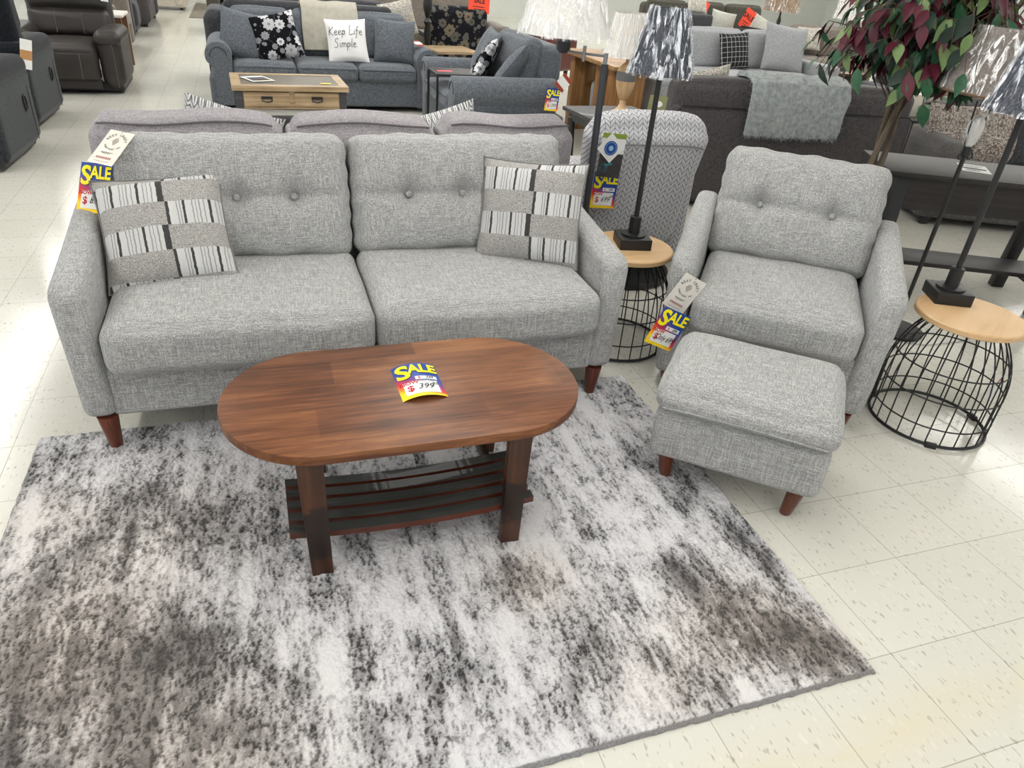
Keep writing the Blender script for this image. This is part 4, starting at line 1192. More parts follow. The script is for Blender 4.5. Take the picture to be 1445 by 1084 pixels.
# thin lamp by the desk
def thin_lamp():
    t = thing('floor_lamp', 'thin black floor lamp with a wrapped greige shade and scroll hooks, by the desk', 'floor lamp', (1.01, .80, 0))
    mesh('base', lathe([(.13, 0), (.135, .006), (.135, .018), (.02, .028)], 32), BLACK, t)
    mesh('pole', tube([(0, 0, .02), (.004, 0, .50), (.008, 0, .93)], .0105, 12), BLACK, t)
    mesh('socket', xf(lathe([(.014, .92), (.020, .925), (.020, .965), (.014, .97)], 18), t=(.008, 0, 0)), BLACK, t)
    for s in (-1, 1):
        P = [(.008 + s * .030 + .014 * math.cos(a) * s, -.004, .925 + .014 * math.sin(a)) for a in np.linspace(-2.6, 1.2, 9)]
        P += [(.008 + s * .026, 0, .96), (.008 + s * .030, 0, 1.02), (.008 + s * .045, 0, 1.10), (.008 + s * .05, 0, 1.17)]
        mesh('scroll_hook', tube(P, .0042, 7), BLACK, t)
    b = mesh('wrapped_bulb', xf(lathe([(.014, .968), (.022, .985), (.034, 1.03), (.036, 1.06), (.028, 1.09), (.010, 1.105), (.001, 1.107)], 20), t=(.008, 0, 0)), plain('frosted bulb', (214, 212, 208), .2, spec=.6), t)
    mesh('plastic_wrap', wrinkle(xf(lathe([(.018, .965), (.034, .99), (.046, 1.04), (.044, 1.09), (.026, 1.13), (.012, 1.14)], 24, False), t=(.008, 0, 0)), .010, 30), WRAP, b)
    s = mesh('lamp_shade', xf(pleat_shade(.225, .135, 1.205, 1.47, GREIGESHADE, 40, 0.0), t=(.03, 0, 0)), GREIGESHADE, t)
    mesh('shade_rim', tube([(x + .03, y, 1.205) for x, y, _ in circ(.226, 40)], .006, 6, True), plain('brown rim', (112, 88, 66), .7), s)
    mesh('plastic_wrap', xf(wrap_shell(.227, .137, 1.21, 1.475, .010, 9.0), t=(.03, 0, 0)), WRAP, s)
thin_lamp()
o = mesh('power_cord', tube([(.78, .70, .004), (.86, .62, .004), (.95, .66, .004), (1.05, .62, .004), (1.3, .62, .004), (1.6, .72, .004), (1.75, .9, .004)], .0035, 6), plain('clear grey cord', (170, 168, 164), .5)); tag(o, 'pale power cord trailing over the floor under the dark desk', 'cord')

# end table with the turned urn lamp
t = thing('end_table', 'charcoal end table under the turned wooden urn lamp', 'end table', (.46, 3.38, 0), 4)
mesh('table_top', prism([(-.31, -.28), (.31, -.28), (.31, .28), (-.31, .28)], 'z', .565, .595, .005, 2), DARKGREYWOOD, t)
mesh('apron', box(-.26, .26, -.23, .23, .50, .566), DARKGREYWOOD, t, smooth=False)
for sx in (-1, 1):
    for sy in (-1, 1): mesh('leg', leg_vf(sx * .25, sy * .22, .52, .028, .016, lean=(sx * -.05, sy * -.05)), BLACK, t)
URN = wood('pale turned wood', (176, 140, 98), (206, 172, 130), (224, 196, 158), 'z', 1, .55, 0, 16)
def urn_lamp(loc, label, mat, band, shade, k=1.0, wrap=None, name='table_lamp', r0=.19, r1=.135):
    t = thing(name, label, 'table lamp', loc)
    pr = [(.085, 0), (.088, .012), (.06, .022), (.034, .045), (.024, .075), (.026, .09), (.022, .095), (.045, .13), (.066, .19), (.072, .235)]
    mesh('urn', lathe([(r * k, z * k) for r, z in pr], 32), mat, t)
    mesh('band', lathe([(.072 * k, .235 * k), (.0735 * k, .24 * k), (.0735 * k, .295 * k), (.072 * k, .30 * k)], 32), band, t)
    mesh('neck', lathe([(r * k, z * k) for r, z in [(.071, .30), (.066, .315), (.04, .345), (.022, .36), (.02, .40)]], 32), mat, t)
    s = mesh('lamp_shade', pleat_shade(r0 * k, r1 * k, .40 * k, .68 * k, shade, 60, .004 * k), shade, t)
    if wrap: mesh('plastic_wrap', wrap_shell(r0 * k + .002, r1 * k + .002, .395 * k, .685 * k, .012 * k, 5.0), wrap, s)
    return t
urn_lamp((.50, 3.36, .595), 'turned wooden urn lamp with grey band and ivory shade on the charcoal end table', URN, plain('grey band', (108, 108, 110), .6), IVORY, 1.0, WRAP)

# honey oak bar table with slab legs, and grey barrel chair under it
t = thing('bar_table', 'honey oak table with chunky slab legs behind the blue grey loveseat', 'table', (1.20, 5.22, 0))
mesh('table_top', prism([(-.22, -.66), (.22, -.66), (.22, .62), (-.22, .62)], 'z', .725, .765, .006, 2), OAK, t)
for y in (-.50, -.22, .42): mesh('leg', prism([(-.17, y - .055), (.17, y - .055), (.17, y + .055), (-.17, y + .055)], 'z', 0, .727, .004, 2), OAKY, t)
mesh('foot_rail', box(-.03, .03, -.5, .42, .12, .18), BLACK, t, smooth=False)
t = thing('barrel_stool', 'round grey stool tucked under the honey oak table', 'stool', (1.28, 5.32, 0))
mesh('body', lathe([(.12, .03), (.135, .05), (.145, .45), (.14, .50), (.12, .52), (.001, .525)], 36), PALEGREY, t)
mesh('base', lathe([(.11, 0), (.12, .03)], 36), BLACK, t)
# ------------------------------------------------------------------ blue grey corner
couch('blue grey rolled arm sofa with four pillows, facing the tan drawer table', (-1.375, 6.30, 0), 0, 2.32, .95, BLUEGREY, 3, 'roll', .24, .63, .45, .86, .90, BWELT, .05)
throw_pillow('throw_pillow', BLUEGREY, .46, .46, .16, 'plain blue grey pillow at the left arm of the blue grey sofa', (-2.20, 6.50, .46), 8, 22, 12, 1)
throw_pillow('throw_pillow', FLORAL, .46, .46, .15, 'black pillow with white flowers on the blue grey sofa', (-1.80, 6.46, .46), 2, 24, -12, 2)
kp = throw_pillow('throw_pillow', plain('white canvas', (238, 238, 238), .9, var=.02), .42, .43, .14, 'white pillow lettered Keep Life Simple on the blue grey sofa', (-1.14, 6.46, .46), -2, 22, -3, 3)
pen = []
for st in script([('Keep Life', -.012, .255), ('Simple.', -.02, .135)], .085):
    P = []
    for q in range(len(st) - 1):
        for k in range(4 if q < len(st) - 2 else 5): P.append((st[q][0] + (st[q + 1][0] - st[q][0]) * k / 4, st[q][1] + (st[q + 1][1] - st[q][1]) * k / 4))
    P3 = []
    for x, z in P:
        uu, vv = x / .21, (z - .215) / .215
        P3.append((x, -.07 * max(0, 1 - uu * uu) ** .42 * max(0, 1 - vv * vv) ** .42 - .007, z))
    pen.append(tube(P3, .0026, 5))
vf = join(*pen); V = vf[0]
mesh('script_lettering', (V, vf[1]), INK, kp, smooth=False, label='thin black handwriting')
throw_pillow('throw_pillow', BLUEGREY, .44, .44, .16, 'plain blue grey pillow at the right arm of the blue grey sofa', (-.66, 6.52, .46), -4, 20, 3, 4)
CREAMFUR = plain('oatmeal plush', (176, 172, 160), .95, spec=.1, var=.12, scale=20)
o = mesh('throw_blanket', wrinkle(sheet([(.50, .50), (.56, .70), (.63, .88), (.70, .935), (.80, .935), (.93, .90), (.975, .86), (.98, .5)], -.29, .29, .03, 20, .01, 8, 1.0, .02), .004, 9), CREAMFUR); tag(o, 'oatmeal plush throw over the middle of the blue grey sofa back', 'blanket'); o.location = (-1.28, 6.245, .035)
flat_card('hang_tag', 'red and white tag lying on the right arm of the blue grey sofa', 'tag', .09, .16, plain('brick red card', (160, 66, 52), .6), (-.37, 6.50, .645), 18, 78, 0, [('white_field', panel(-.045, .045, .045, .125, 2), PAPER)])

def drawer_table():
    t = thing('coffee_table', 'tan coffee table with two drawers and grey legs, before the blue grey sofa', 'coffee table', (-1.83, 5.20, 0), 2)
    hw, hd, H = .475, .325, .48
    fr = join(box(-hw, hw, -hd, -hd + .075, H - .04, H), box(-hw, hw, hd - .075, hd, H - .04, H), box(-hw, -hw + .075, -hd + .075, hd - .075, H - .04, H), box(hw - .075, hw, -hd + .075, hd - .075, H - .04, H))
    mesh('top_frame', fr, ASH, t, smooth=False)
    mesh('top_inlay', box(-hw + .075, hw - .075, -hd + .075, hd - .075, H - .03, H - .004), plain('slate inlay', (96, 88, 76), .5, var=.15, scale=14), t, smooth=False)
    mesh('apron', box(-hw + .05, hw - .05, -hd + .04, hd - .04, H - .19, H - .04), ASH, t, smooth=False)
    for s in (-1, 1):
        x = s * .205
        d = mesh('drawer', softbox(x - .185, x + .185, -hd + .022, -hd + .045, H - .165, H - .055, .004, 2, 2), ASH, t)
        h = [(x - .04, -hd + .02, H - .095), (x - .038, -hd + .004, H - .12), (x, -hd - .002, H - .128), (x + .038, -hd + .004, H - .12), (x + .04, -hd + .02, H - .095)]
        mesh('handle', join(tube(h, .006, 6), box(x - .045, x + .045, -hd + .012, -hd + .022, H - .105, H - .085)), BLACK, d)
        for sy in (-1, 1): mesh('leg', box(s * (hw - .05) - .03, s * (hw - .05) + .03, sy * (hd - .06) - .03, sy * (hd - .06) + .03, 0, H - .04), DARKGREYWOOD, t, smooth=False)
    mesh('low_shelf', box(-hw + .05, hw - .05, -hd + .05, hd - .05, .10, .125), DARKGREYWOOD, t, smooth=False)
drawer_table()
def lying(name, label, cat, w, h, mat, x, y, z, rz, parts=()):
    o = mesh(name, gridcard(w, h, 2), mat, smooth=False); tag(o, label, cat)
    for pn, vf, m in parts: mesh(pn, xf(vf, t=(0, -.001, 0)), m, o, smooth=False)
    o.matrix_world = Matrix.Translation((x, y, z)) @ Matrix.Rotation(R(rz), 4, 'Z') @ Matrix.Rotation(R(-90), 4, 'X')
lying('magazine', 'glossy leaflet with yellow print on the tan drawer table', 'leaflet', .2, .26, PAPER, -2.03, 5.08, .483, 24, [('photo', panel(-.08, .08, .04, .2, 2), DARKPHOTO), ('yellow_print', panel(-.05, .07, .03, .07, 2), plain('mustard print', (206, 168, 60), .5))])
lying('price_tag', 'small yellow price tag on the tan drawer table', 'price tag', .09, .05, plain('yellow tag', (238, 206, 40), .5), -1.52, 5.02, .481, 5)

# loveseat facing left
couch('blue grey rolled arm loveseat with a sale card on its near arm', (-.47, 5.34, 0), -90, 1.40, 1.08, BLUEGREY, 1, 'roll', .24, .62, .45, .88, .93, BWELT, .05, name='loveseat', cat='loveseat')
throw_pillow('throw_pillow', BLUEGREY, .50, .50, .17, 'plain blue grey pillow farthest from the white lamp shade, on the loveseat', (.0, 5.72, .46), -92, 24, 4, 1)
throw_pillow('throw_pillow', FLORAL, .46, .46, .15, 'black pillow with white flowers on the loveseat', (-.14, 5.34, .46), -112, 30, -14, 2)
throw_pillow('throw_pillow', BLUEGREY, .50, .48, .17, 'plain blue grey pillow leaning on the near arm of the loveseat', (.0, 5.02, .46), -125, 36, -18, 6)
flat_card('hang_tag', 'red and white diamond tag above the sale card of the loveseat', 'tag', .11, .13, plain('brick red tag', (160, 66, 52), .6), (.47, 4.598, .565), 0, 2, 45, [('white_field', panel(-.055, .055, .03, .10, 2), PAPER)])
t = thing('side_table', 'black metal C-shaped table in front of the loveseat', 'side table', (-.40, 5.33, 0))
mesh('table_top', softbox(-.12, .30, -.20, .20, .555, .575, .006, 2, 2), BLACK, t)
for y in (-.19, .19): mesh('leg', softbox(-.12, -.10, y - .01, y + .01, .0, .556, .003, 2, 2), BLACK, t)
mesh('floor_bar', join(box(-.12, .26, -.20, -.18, .0, .018), box(-.12, .26, .18, .20, .0, .018), box(-.12, -.1, -.18, .18, 0, .018)), BLACK, t, smooth=False)
lying('price_tag', 'small pink price tag on the black C-shaped table', 'price tag', .15, .07, plain('pink tag', (232, 90, 110), .5), -.40, 5.28, .5765, 4)

# behind the blue grey corner
couch('charcoal sofa back to back with the blue grey sofa', (-1.42, 8.45, 0), 180, 2.3, .95, CHARCOAL, 2, 'pad', .25, .78, .45, .92, .96, leg=.05)
couch('dark olive sofa at the end of the recliner aisle behind the charcoal sofa', (-1.55, 12.4, 0), 0, 2.3, .95, OLIVE, 3, 'track', .2, .62, .45, .84, .9)
def floral_chair():
    t = thing('armchair', 'dark floral tapestry armchair seen from behind, with an orange sale card', 'armchair', (.36, 7.85, 0), 180)
    mesh('backrest', xf(softbox(-.36, .36, -.09, .09, 0, .62, .05, 6, 4, puff(0, .02, .02)), rx=-6, t=(0, -.02, .32)), DARKFLORAL, t)
    mesh('seat', softbox(-.36, .36, -.72, -.02, .16, .46, .05, 5, 4, puff(0, 0, .02)), DARKFLORAL, t)
    for s in (-1, 1):
        mesh('arm', softbox(min(s * .34, s * .42), max(s * .34, s * .42), -.70, .02, .16, .62, .035, 4, 3), DARKFLORAL, t)
        for y in (-.64, -.04): mesh('leg', leg_vf(s * .33, y, .17), BLACK, t)
floral_chair()
def orange_card(label, w, h, loc, yaw, tilt, roll):
    o = mesh('sale_card', gridcard(w, h, 2), ORANGE, smooth=False); tag(o, label, 'sale sign')
    mesh('sale_lettering', xf(join(put('SALE', h * .36, 0, h * .62, bold=.002, sx=.9), panel(-w * .3, w * .25, h * .30, h * .34, 2), panel(-w * .25, w * .3, h * .18, h * .21, 2)), t=(0, -.0014, 0)), INK, o, smooth=False)
    return pose(o, loc, yaw, tilt, roll)
orange_card('orange sale card on top of the dark floral armchair', .27, .21, (.60, 7.74, .90), 2, 6, 4)
t = thing('end_table', 'tan end table with a card on it, in front of the dark floral armchair', 'end table', (.12, 7.2, 0), 8)
mesh('table_top', prism([(-.27, -.27), (.27, -.27), (.27, .27), (-.27, .27)], 'z', .52, .55, .004, 2), ASH, t)
for sx in (-1, 1):
    for sy in (-1, 1): mesh('leg', box(sx * .22 - .025, sx * .22 + .025, sy * .22 - .025, sy * .22 + .025, 0, .521), DARKGREYWOOD, t, smooth=False)
t = thing('turned_lamp', 'black turned candlestick lamp base behind the right arm of the blue grey sofa', 'lamp', (-.10, 7.45, 0))
mesh('base', box(-.14, .14, -.14, .14, 0, .50), DARKGREYWOOD, t, smooth=False)
mesh('stem', xf(lathe([(.07, .50), (.075, .53), (.03, .55), (.045, .66), (.03, .76), (.05, .80), (.022, .84), (.05, .93), (.055, 1.0), (.03, 1.1), (.02, 1.2)], 24)), BLACK, t)
throw_pillow('throw_pillow', GEOPRINT, .46, .40, .14, 'ivory and black print pillow behind the right end of the blue grey sofa', (-.36, 7.62, .60), 16, 10, -12, 4)
couch('taupe grey sofa behind the dark floral armchair', (.55, 9.6, 0), 0, 2.2, .95, GREIGE, 2, 'track', .2, .6, .45, .86, .95)
t = thing('accent_chair', 'red brown leather chair beside the white lamp shade, far behind the loveseat', 'armchair', (1.62, 8.7, 0), -60)
RUST = plain('red brown leather', (92, 40, 30), .4, 0, .5, .1, .15, 6)
mesh('backrest', xf(softbox(-.36, .36, -.08, .08, 0, .72, .05, 5, 4, puff(0, .02, .01)), rx=-8, t=(0, .55, .36)), RUST, t)
mesh('seat', softbox(-.36, .36, -.05, .56, .16, .46, .05, 5, 4, puff(0, 0, .02)), RUST, t)
for s in (-1, 1):
    mesh('arm', softbox(min(s * .32, s * .43), max(s * .32, s * .43), -.05, .6, .16, .62, .05, 4, 3), RUST, t)
    for y in (0, .5): mesh('leg', leg_vf(s * .33, y, .17), DARKWOOD, t)

# ------------------------------------------------------------------ light grey sectional
couch('pale grey sofa with a black check pillow, behind the taupe sofa', (3.60, 6.35, 0), 0, 2.95, 1.10, PALEGREY, 3, 'track', .2, .62, .47, .80, .93, leg=.05)
t = thing('chaise', 'pale grey chaise end of the sofa set, seen behind the urn lamp', 'chaise', (2.0, 4.55, 0), 0)
mesh('base', softbox(-.46, .46, 0, 1.75, .05, .33, .03, 4, 3), PALEGREY, t)
mesh('cushion', softbox(-.44, .44, .18, 1.75, .32, .48, .05, 6, 4, puff(0, 0, .015)), PALEGREY, t)
mesh('backrest', softbox(-.46, .46, -.02, .18, .05, .68, .05, 5, 4), PALEGREY, t)
for sx in (-.40, .40):
    for sy in (.06, 1.66): mesh('leg', softbox(sx - .03, sx + .03, sy - .03, sy + .03, 0, .055, .005, 2, 2), DARKWOOD, t)
mesh('side_arm', softbox(-.50, -.34, .0, 1.75, .05, .66, .05, 5, 4), PALEGREY, t)
throw_pillow('throw_pillow', PLAID, .46, .44, .15, 'black pillow with white windowpane check on the pale grey sofa', (3.82, 6.86, .48), 4, 16, -4, 2)
throw_pillow('throw_pillow', PALEGREY, .62, .58, .18, 'large pale grey pillow at the right arm of the pale grey sofa', (4.50, 6.80, .48), -6, 20, 6, 5)
couch('dark olive sofa with leaf print pillows against the far wall', (5.35, 9.62, 0), 0, 2.6, .95, OLIVE, 3, 'track', .18, .8, .48, 1.02, 1.08, leg=.05)
throw_pillow('throw_pillow', SCRIBBLE, .46, .42, .14, 'cream leaf print pillow on the dark olive sofa, left of the orange card', (5.36, 9.72, .58), -4, 12, 8, 3)
throw_pillow('throw_pillow', SCRIBBLE, .46, .42, .14, 'cream leaf print pillow right of the orange card, under the tan lamp shade', (5.98, 9.62, .54), -12, 10, 24, 7)
throw_pillow('throw_pillow', GEOPRINT, .40, .36, .14, 'small black and white pillow with an orange tag on the olive sofa', (4.84, 9.72, .68), 10, 10, 12, 9)
orange_card('orange sale card between two leaf print pillows on the olive sofa', .19, .30, (5.60, 9.48, .78), -8, 10, 28)
o = mesh('price_tag', gridcard(.09, .2, 2), ORANGE, smooth=False); tag(o, 'small orange tag on the black and white pillow of the olive sofa', 'price tag'); pose(o, (4.90, 9.62, .92), 0, 8, 24)
t = thing('wooden_armchair', 'open armed dark wood chair in front of the olive sofa', 'armchair', (5.1, 8.85, 0), 0)
for s in (-1, 1):
    mesh('arm', box(-.5 if s < 0 else .42, -.42 if s < 0 else .5, -.1, .55, .78, .82), DARKWOOD, t, smooth=False)
    for y in (-.08, .5): mesh('leg', box(s * .46 - .025, s * .46 + .025, y - .025, y + .025, 0, .80), DARKWOOD, t, smooth=False)
mesh('back_rail', box(-.46, .46, -.12, -.07, .76, .82), DARKWOOD, t, smooth=False)
mesh('seat', softbox(-.44, .44, -.08, .55, .36, .50, .04, 4, 3), OLIVE, t)
t = thing('cabinet', 'grey upholstered cube chair left of the dark wood armchair', 'armchair', (4.30, 8.7, 0), 0)
mesh('body', softbox(-.24, .24, 0, .6, .04, .98, .04, 4, 3), CHARCOAL, t)
mesh('base', box(-.2, .2, .05, .55, 0, .05), BLACK, t, smooth=False)
throw_pillow('throw_pillow', GEOPRINT, .34, .24, .12, 'black and cream check pillow on top of the grey cube chair', (4.36, 8.9, .985), 0, 30, 4, 11)

def simple_lamp(label, loc, shade, r0, r1, hb, hs, base, wrap=None, prof=None):
    t = thing('table_lamp', label, 'table lamp', loc)
    prof = prof or [(.08, 0), (.08, .02), (.02, .04), (.018, hb + .05)]
    mesh('base', lathe(prof, 24), base, t)
    s = mesh('lamp_shade', pleat_shade(r0, r1, hb, hb + hs, shade, 40, 0.0), shade, t)
    if wrap: mesh('plastic_wrap', wrap_shell(r0 + .002, r1 + .002, hb - .005, hb + hs + .005, .014, loc[0]), wrap, s)
    return t
t = thing('end_table', 'dark end table under the tan shaded lamp beside the olive sofa', 'end table', (5.74, 8.76, 0))
mesh('table_top', box(-.13, .13, -.16, .16, .62, .66), DARKWOOD, t, smooth=False)
for sx in (-1, 1):
    for sy in (-1, 1): mesh('leg', box(sx * .1 - .02, sx * .1 + .02, sy * .13 - .02, sy * .13 + .02, 0, .63), DARKWOOD, t, smooth=False)
simple_lamp('black lamp with a wrapped tan drum shade by the olive sofa', (5.74, 8.76, .66), TANSHADE, .26, .24, .43, .34, BLACK, WRAP, [(.09, 0), (.09, .03), (.03, .05), (.05, .16), (.02, .22), (.035, .3), (.015, .36), (.012, .48)])
couch('warm greige loveseat with a patterned pillow, right of the pale grey sofa', (6.72, 8.45, 0), -8, 1.55, .9, GREIGE, 2, 'pad', .22, .62, .46, .84, .90, name='loveseat', cat='loveseat')
throw_pillow('throw_pillow', GEOPRINT, .46, .34, .12, 'ivory lattice print pillow on the warm greige loveseat', (6.45, 8.80, .56), -4, 14, 0, 13)
GREYURN = plain('grey brown antiqued wood', (84, 77, 71), .7, var=.15, scale=20)
t = thing('side_table', 'dark cherry side table with a drawer, between the pale grey sofa and the ficus tree', 'side table', (5.28, 6.60, 0), -10)
CHERRY = wood('cherry wood', (52, 26, 18), (84, 46, 32), (104, 62, 44), 'x', 1, .3, .3)
mesh('table_top', prism([(-.28, -.28), (.28, -.28), (.28, .28), (-.28, .28)], 'z', .52, .55, .005, 2), CHERRY, t)
mesh('body', box(-.24, .24, -.24, .24, .12, .521), DARKWOOD, t, smooth=False)
d = mesh('drawer', softbox(-.19, .19, -.258, -.238, .30, .46, .004, 2, 2), CHERRY, t); mesh('knob', xf(lathe([(.001, 0), (.014, .004), (.012, .02), (.001, .024)], 12), rx=90, t=(0, -.256, .38)), BLACK, d)
for sx in (-1, 1):
    for sy in (-1, 1): mesh('leg', box(sx * .22 - .022, sx * .22 + .022, sy * .22 - .022, sy * .22 + .022, 0, .13), DARKWOOD, t, smooth=False)
simple_lamp('grey brown baluster lamp with a wrapped cream shade beside the ficus tree', (5.32, 6.72, .55), IVORY, .22, .17, .60, .32, GREYURN, WRAP, [(.13, 0), (.13, .03), (.10, .06), (.06, .12), (.05, .2), (.075, .24), (.05, .27), (.07, .33), (.085, .4), (.06, .46), (.03, .5), (.05, .54), (.02, .58), (.015, .66)])

# ------------------------------------------------------------------ shelf of decor beyond the taupe sofa
t = thing('console_table', 'dark console table holding the green bowl, beyond the taupe sofa', 'console table', (3.92, 3.74, 0), -20)
mesh('table_top', prism([(-.6, -.2), (.75, -.2), (.75, .2), (-.6, .2)], 'z', .485, .52, .004, 2), DARKGREYWOOD, t)
mesh('low_shelf', box(-.55, .7, -.17, .17, .16, .19), DARKGREYWOOD, t, smooth=False)
for x in (-.55, .70):
    for y in (-.16, .16): mesh('leg', box(x - .025, x + .025, y - .025, y + .025, 0, .486), DARKGREYWOOD, t, smooth=False)
CELADON = plain('celadon glaze', (112, 130, 112), .25, 0, .5, .3, .1, 12)
t = mesh('bowl', lathe([(.001, .0), (.05, .0), (.055, .012), (.09, .035), (.115, .075), (.122, .115), (.112, .115), (.102, .075), (.07, .04), (.001, .03)], 40), CELADON); tag(t, 'celadon green footed bowl standing in front of the damask pillow', 'bowl'); t.location = (3.79, 3.58, .52); t.scale = (1.15, 1.15, 1.1)
t = thing('vase', 'celadon and white square vase right behind the green bowl', 'vase', (4.02, 3.66, .52), 10)
mesh('body', softbox(-.05, .05, -.05, .05, 0, .10, .012, 2, 3), plain('grey glazed foot', (92, 92, 86), .4), t)
mesh('neck', prism([(-.045, .0), (.045, .0), (.03, .0)], 'z', 0, .01) if False else softbox(-.046, .046, -.046, .046, .10, .21, .012, 2, 3), CELADON, t)
o = mesh('box', softbox(-.09, .09, -.05, .05, 0, .20, .004, 2, 2), plain('cream box', (226, 220, 206), .6)); tag(o, 'cream box standing between the green bowl and the ficus leaves', 'box'); o.location = (3.78, 3.86, .52); o.rotation_euler = (0, 0, R(-12))
couch('grey sofa with print pillows half hidden by ficus leaves, far beyond the desk', (5.05, 4.30, 0), -16, 1.7, .9, CHARCOAL, 2, 'track', .2, .62, .46, .84, .9)
throw_pillow('throw_pillow', GEOPRINT, .40, .40, .13, 'black and ivory maze print pillow right of the ficus leaves', (4.75, 4.62, .48), -18, 16, -18, 15)
o = mesh('throw_blanket', wrinkle(softbox(-.17, .17, -.11, .11, 0, .15, .06, 7, 5), .03, 9, 3), plain('brown plush', (98, 80, 62), .95, var=.25, scale=18)); tag(o, 'brown plush throw bundled in front of the maze print pillow', 'blanket'); o.location = (5.10, 4.62, .47)

# ------------------------------------------------------------------ recliners along the aisle
def recliner(label, loc, rz, mat, side, w=.95, leather=False, tilt=14, name='recliner', bh=.66, handle=True, by=.70, bwd=None):
    t = thing(name, label, 'recliner', loc, rz)
    hw = w / 2; aw = .22; ix = hw - aw
    mesh('base', box(-hw + .04, hw - .04, .08, .84, .03, .12), BLACK, t, smooth=False)
    for s in (-1, 1):
        def shape(V, U, s=s):
            V = puff(0, .0, .03)(V, U); V[:, 0] += s * .02 * np.clip(U[:, 2], 0, 1) ** 3; return V
        a = mesh('arm', softbox(min(s * ix, s * hw), max(s * ix, s * hw), .0, .84, .06, .57, .055 if not leather else .1, 7, 5, shape), side, t)
        if leather:
            mesh('arm_pad', softbox(min(s * (ix - .01), s * (hw + .02)), max(s * (ix - .01), s * (hw + .02)), -.02, .74, .46, .60, .066, 6, 5, puff(0, .01, .01)), mat, a)
            mesh('stitching', tube([(s * (hw - .07), -.004, .08), (s * (hw - .07), -.006, .56)], .0028, 4), STITCH, a)
        else:
            mesh('arm_pad', softbox(min(s * (ix - .005), s * (hw + .012)), max(s * (ix - .005), s * (hw + .012)), .0, .78, .52, .66, .06, 6, 5, puff(0, 0, .015)), mat, a)
            if handle and s < 0: mesh('recline_handle', xf(tube([(0, .03 * math.cos(q), .055 * math.sin(q)) for q in np.linspace(0, 2 * PI, 17)[:-1]], .006, 6, True), t=(-hw - .010, .26, .36)), BLACK, a)
            mesh('seam', tube([(s * (hw + .001), .12, .07), (s * (hw + .003), .12, .52)], .0025, 4), BLACK, a)
    fp = mesh('footrest', softbox(-ix + .004, ix - .004, -.03, .12, .13, .43, .045, 7, 4, puff(0, .02, 0)), mat, t)
    mesh('skirt', box(-ix + .004, ix - .004, .0, .06, .06, .14), mat, t, smooth=False)
    st = mesh('seat', softbox(-ix + .004, ix - .004, -.03, .66, .33, .465, .055, 7, 4, puff(0, .01, .03)), mat, t)
    bk = thing_part = mesh('backrest', xf(softbox(-(bwd or ix + .05), (bwd or ix + .05), -.05, .12, 0, bh, .06, 7, 4, puff(0, .01, .01)), t=(0, 0, 0)), mat, t)
    bk.location = (0, by, .42); bk.rotation_euler = (R(-tilt), 0, 0)
    for z0, z1, k in ((.03, .30, 0), (.29, bh + .02, 1)):
        mesh('back_puff', wrinkle(softbox(-(bwd or ix + .05) + .02, (bwd or ix + .05) - .02, -.15, .0, z0, z1, .065, 8, 5, puff(0, .035, .01)), .006, 6, k * 3), mat, bk)
    if leather:
        for x in (-.12, .13):
            mesh('stitching', tube([(x, -.062, .16), (x + .01, -.066, .40)], .0028, 4), STITCH, fp)
            mesh('stitching', tube([(x, -.188, .06), (x, -.19, .26)], .0028, 4), STITCH, bk)
    return t
recliner('brown grey leather recliner with pale stitching, facing the aisle floor', (-3.87, 6.98, 0), 0, LEATHER, LEATHER, 1.02, True, 10, bh=.78, bwd=.40)
recliner('dark navy plush recliner with slate sides, beside the brown grey leather recliner', (-4.27, 6.22, 0), 177, NAVY, SLATEPLUSH, .95, tilt=5, by=.58, bwd=.43, bh=.72)
recliner('dark navy plush recliner nearest the light grey tweed sofa', (-4.21, 4.93, 0), 177, NAVY, SLATEPLUSH, .95, tilt=5, by=.58, bwd=.43, bh=.72)
flat_card('hang_tag', 'white and orange hang tag between the two navy recliners', 'tag', .09, .22, PAPER, (-3.82, 5.24, .50), 40, 0, 14, [('orange_band', panel(-.045, .045, .07, .14, 2), plain('tan print', (190, 140, 90), .6))])
flat_card('hang_tag', 'white hang tag with yellow top on the brown grey leather recliner', 'tag', .07, .2, PAPER, (-3.50, 7.55, .82), 0, 5, 6, [('yellow_top', panel(-.035, .035, .16, .2, 2), plain('amber print', (214, 160, 40), .6))])
t = thing('end_table', 'narrow wood end table with a white top behind the leather recliner', 'end table', (-3.60, 8.75, 0))
mesh('table_top', softbox(-.12, .12, -.28, .28, .58, .61, .006, 2, 2), plain('white laminate', (222, 218, 212), .3), t)
for y in (-.25, .25): mesh('leg', box(-.10, .10, y - .02, y + .02, 0, .581), wood('brown side panel', (70, 48, 34), (98, 70, 50), (120, 90, 66), 'z'), t, smooth=False)
couch('warm greige sofa standing side on along the aisle', (-3.66, 10.05, 0), 90, 1.5, .95, GREIGE, 2, 'track', .18, .64, .46, .84, .92)
recliner('slate recliner standing side on along the aisle', (-3.75, 12.1, 0), 90, CHARCOAL, CHARCOAL, .9, name='recliner')
couch('dark brown sofa standing side on, farthest along the aisle', (-3.66, 13.9, 0), 90, 1.7, .95, TAUPE, 2, 'pad', .22, .64, .46, .86, .92)
couch('beige sofa across the far end of the aisle', (-4.4, 16.3, 0), 0, 2.3, .95, BEIGE, 3, 'pad', .24, .64, .46, .86, .92)
o = mesh('runner_rug', prism([(-3.15, 15.0), (-1.9, 15.0), (-1.9, 18.2), (-3.15, 18.2)], 'z', .001, .012, .003, 1), plain('grey patterned rug', (132, 124, 112), .95, var=.25, scale=6)); tag(o, 'grey brown patterned rug at the far end of the aisle', 'rug')
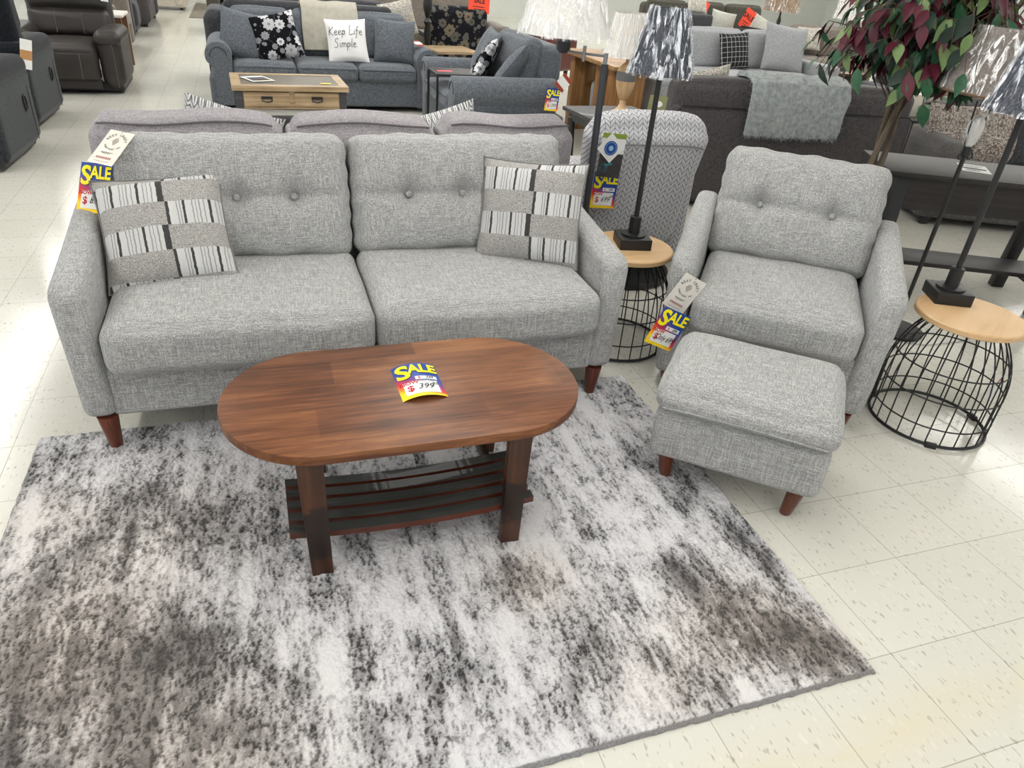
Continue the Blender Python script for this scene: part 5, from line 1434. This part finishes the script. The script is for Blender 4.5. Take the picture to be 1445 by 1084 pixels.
# far right: red card and dark bamboo lattice above the greige lamp shade
t = thing('display_stand', 'tall black lattice stand holding a red card, above the ficus tree', 'display stand', (5.95, 5.2, 0), -30)
for k in range(7): mesh('slat', tube([(-.3 + .1 * k, 0, .9), (.0 + .1 * k, 0, 1.75)], .008, 6), BLACK, t); mesh('slat', tube([(.0 + .1 * k, .012, .9), (-.3 + .1 * k, .012, 1.75)], .008, 6), BLACK, t)
mesh('frame', tube([(-.35, .0, 0), (-.35, .0, 1.78), (.65, 0, 1.78), (.65, 0, 0)], .014, 8), BLACK, t)
o = mesh('sale_card', gridcard(.20, .30, 2), plain('red card', (240, 40, 56), .6), smooth=False); tag(o, 'red sale card with black writing on the black lattice stand', 'sale sign'); mesh('print_lines', xf(join(panel(-.07, .06, .16, .175, 2), panel(-.06, .07, .09, .10, 2)), t=(0, -.0014, 0)), INK, o, smooth=False); pose(o, (5.78, 5.12, 1.38), -30, 0, -8)
# ------------------------------------------------------------------ camera, daylight from the shop front, view
def camera():
    f, a, b, c, cx, cy, cz = CAM
    ca, sa = math.cos(a), math.sin(a)
    fwd = Vector((-sa * math.cos(b), ca * math.cos(b), -math.sin(b))); rt = Vector((ca, sa, 0)); up = rt.cross(fwd)
    r2 = rt * math.cos(c) + up * math.sin(c); u2 = -rt * math.sin(c) + up * math.cos(c)
    cd = bpy.data.cameras.new('camera'); o = link(bpy.data.objects.new('camera', cd))
    M = Matrix((r2, u2, -fwd)).transposed().to_4x4(); M.translation = (cx, cy, cz); o.matrix_world = M
    cd.sensor_width = 36; cd.lens = f / 1445 * 36; cd.clip_start = .05; cd.clip_end = 100
    sc.camera = o
camera()
w = bpy.data.worlds.new('daylight'); w.use_nodes = True; sc.world = w
w.node_tree.nodes['Background'].inputs[0].default_value = (.93, .96, 1, 1)
w.node_tree.nodes['Background'].inputs[1].default_value = .9
sc.view_settings.view_transform = 'Standard'; sc.view_settings.look = 'None'; sc.view_settings.gamma = 1; sc.view_settings.use_curve_mapping = False
sc.view_settings.exposure = .02
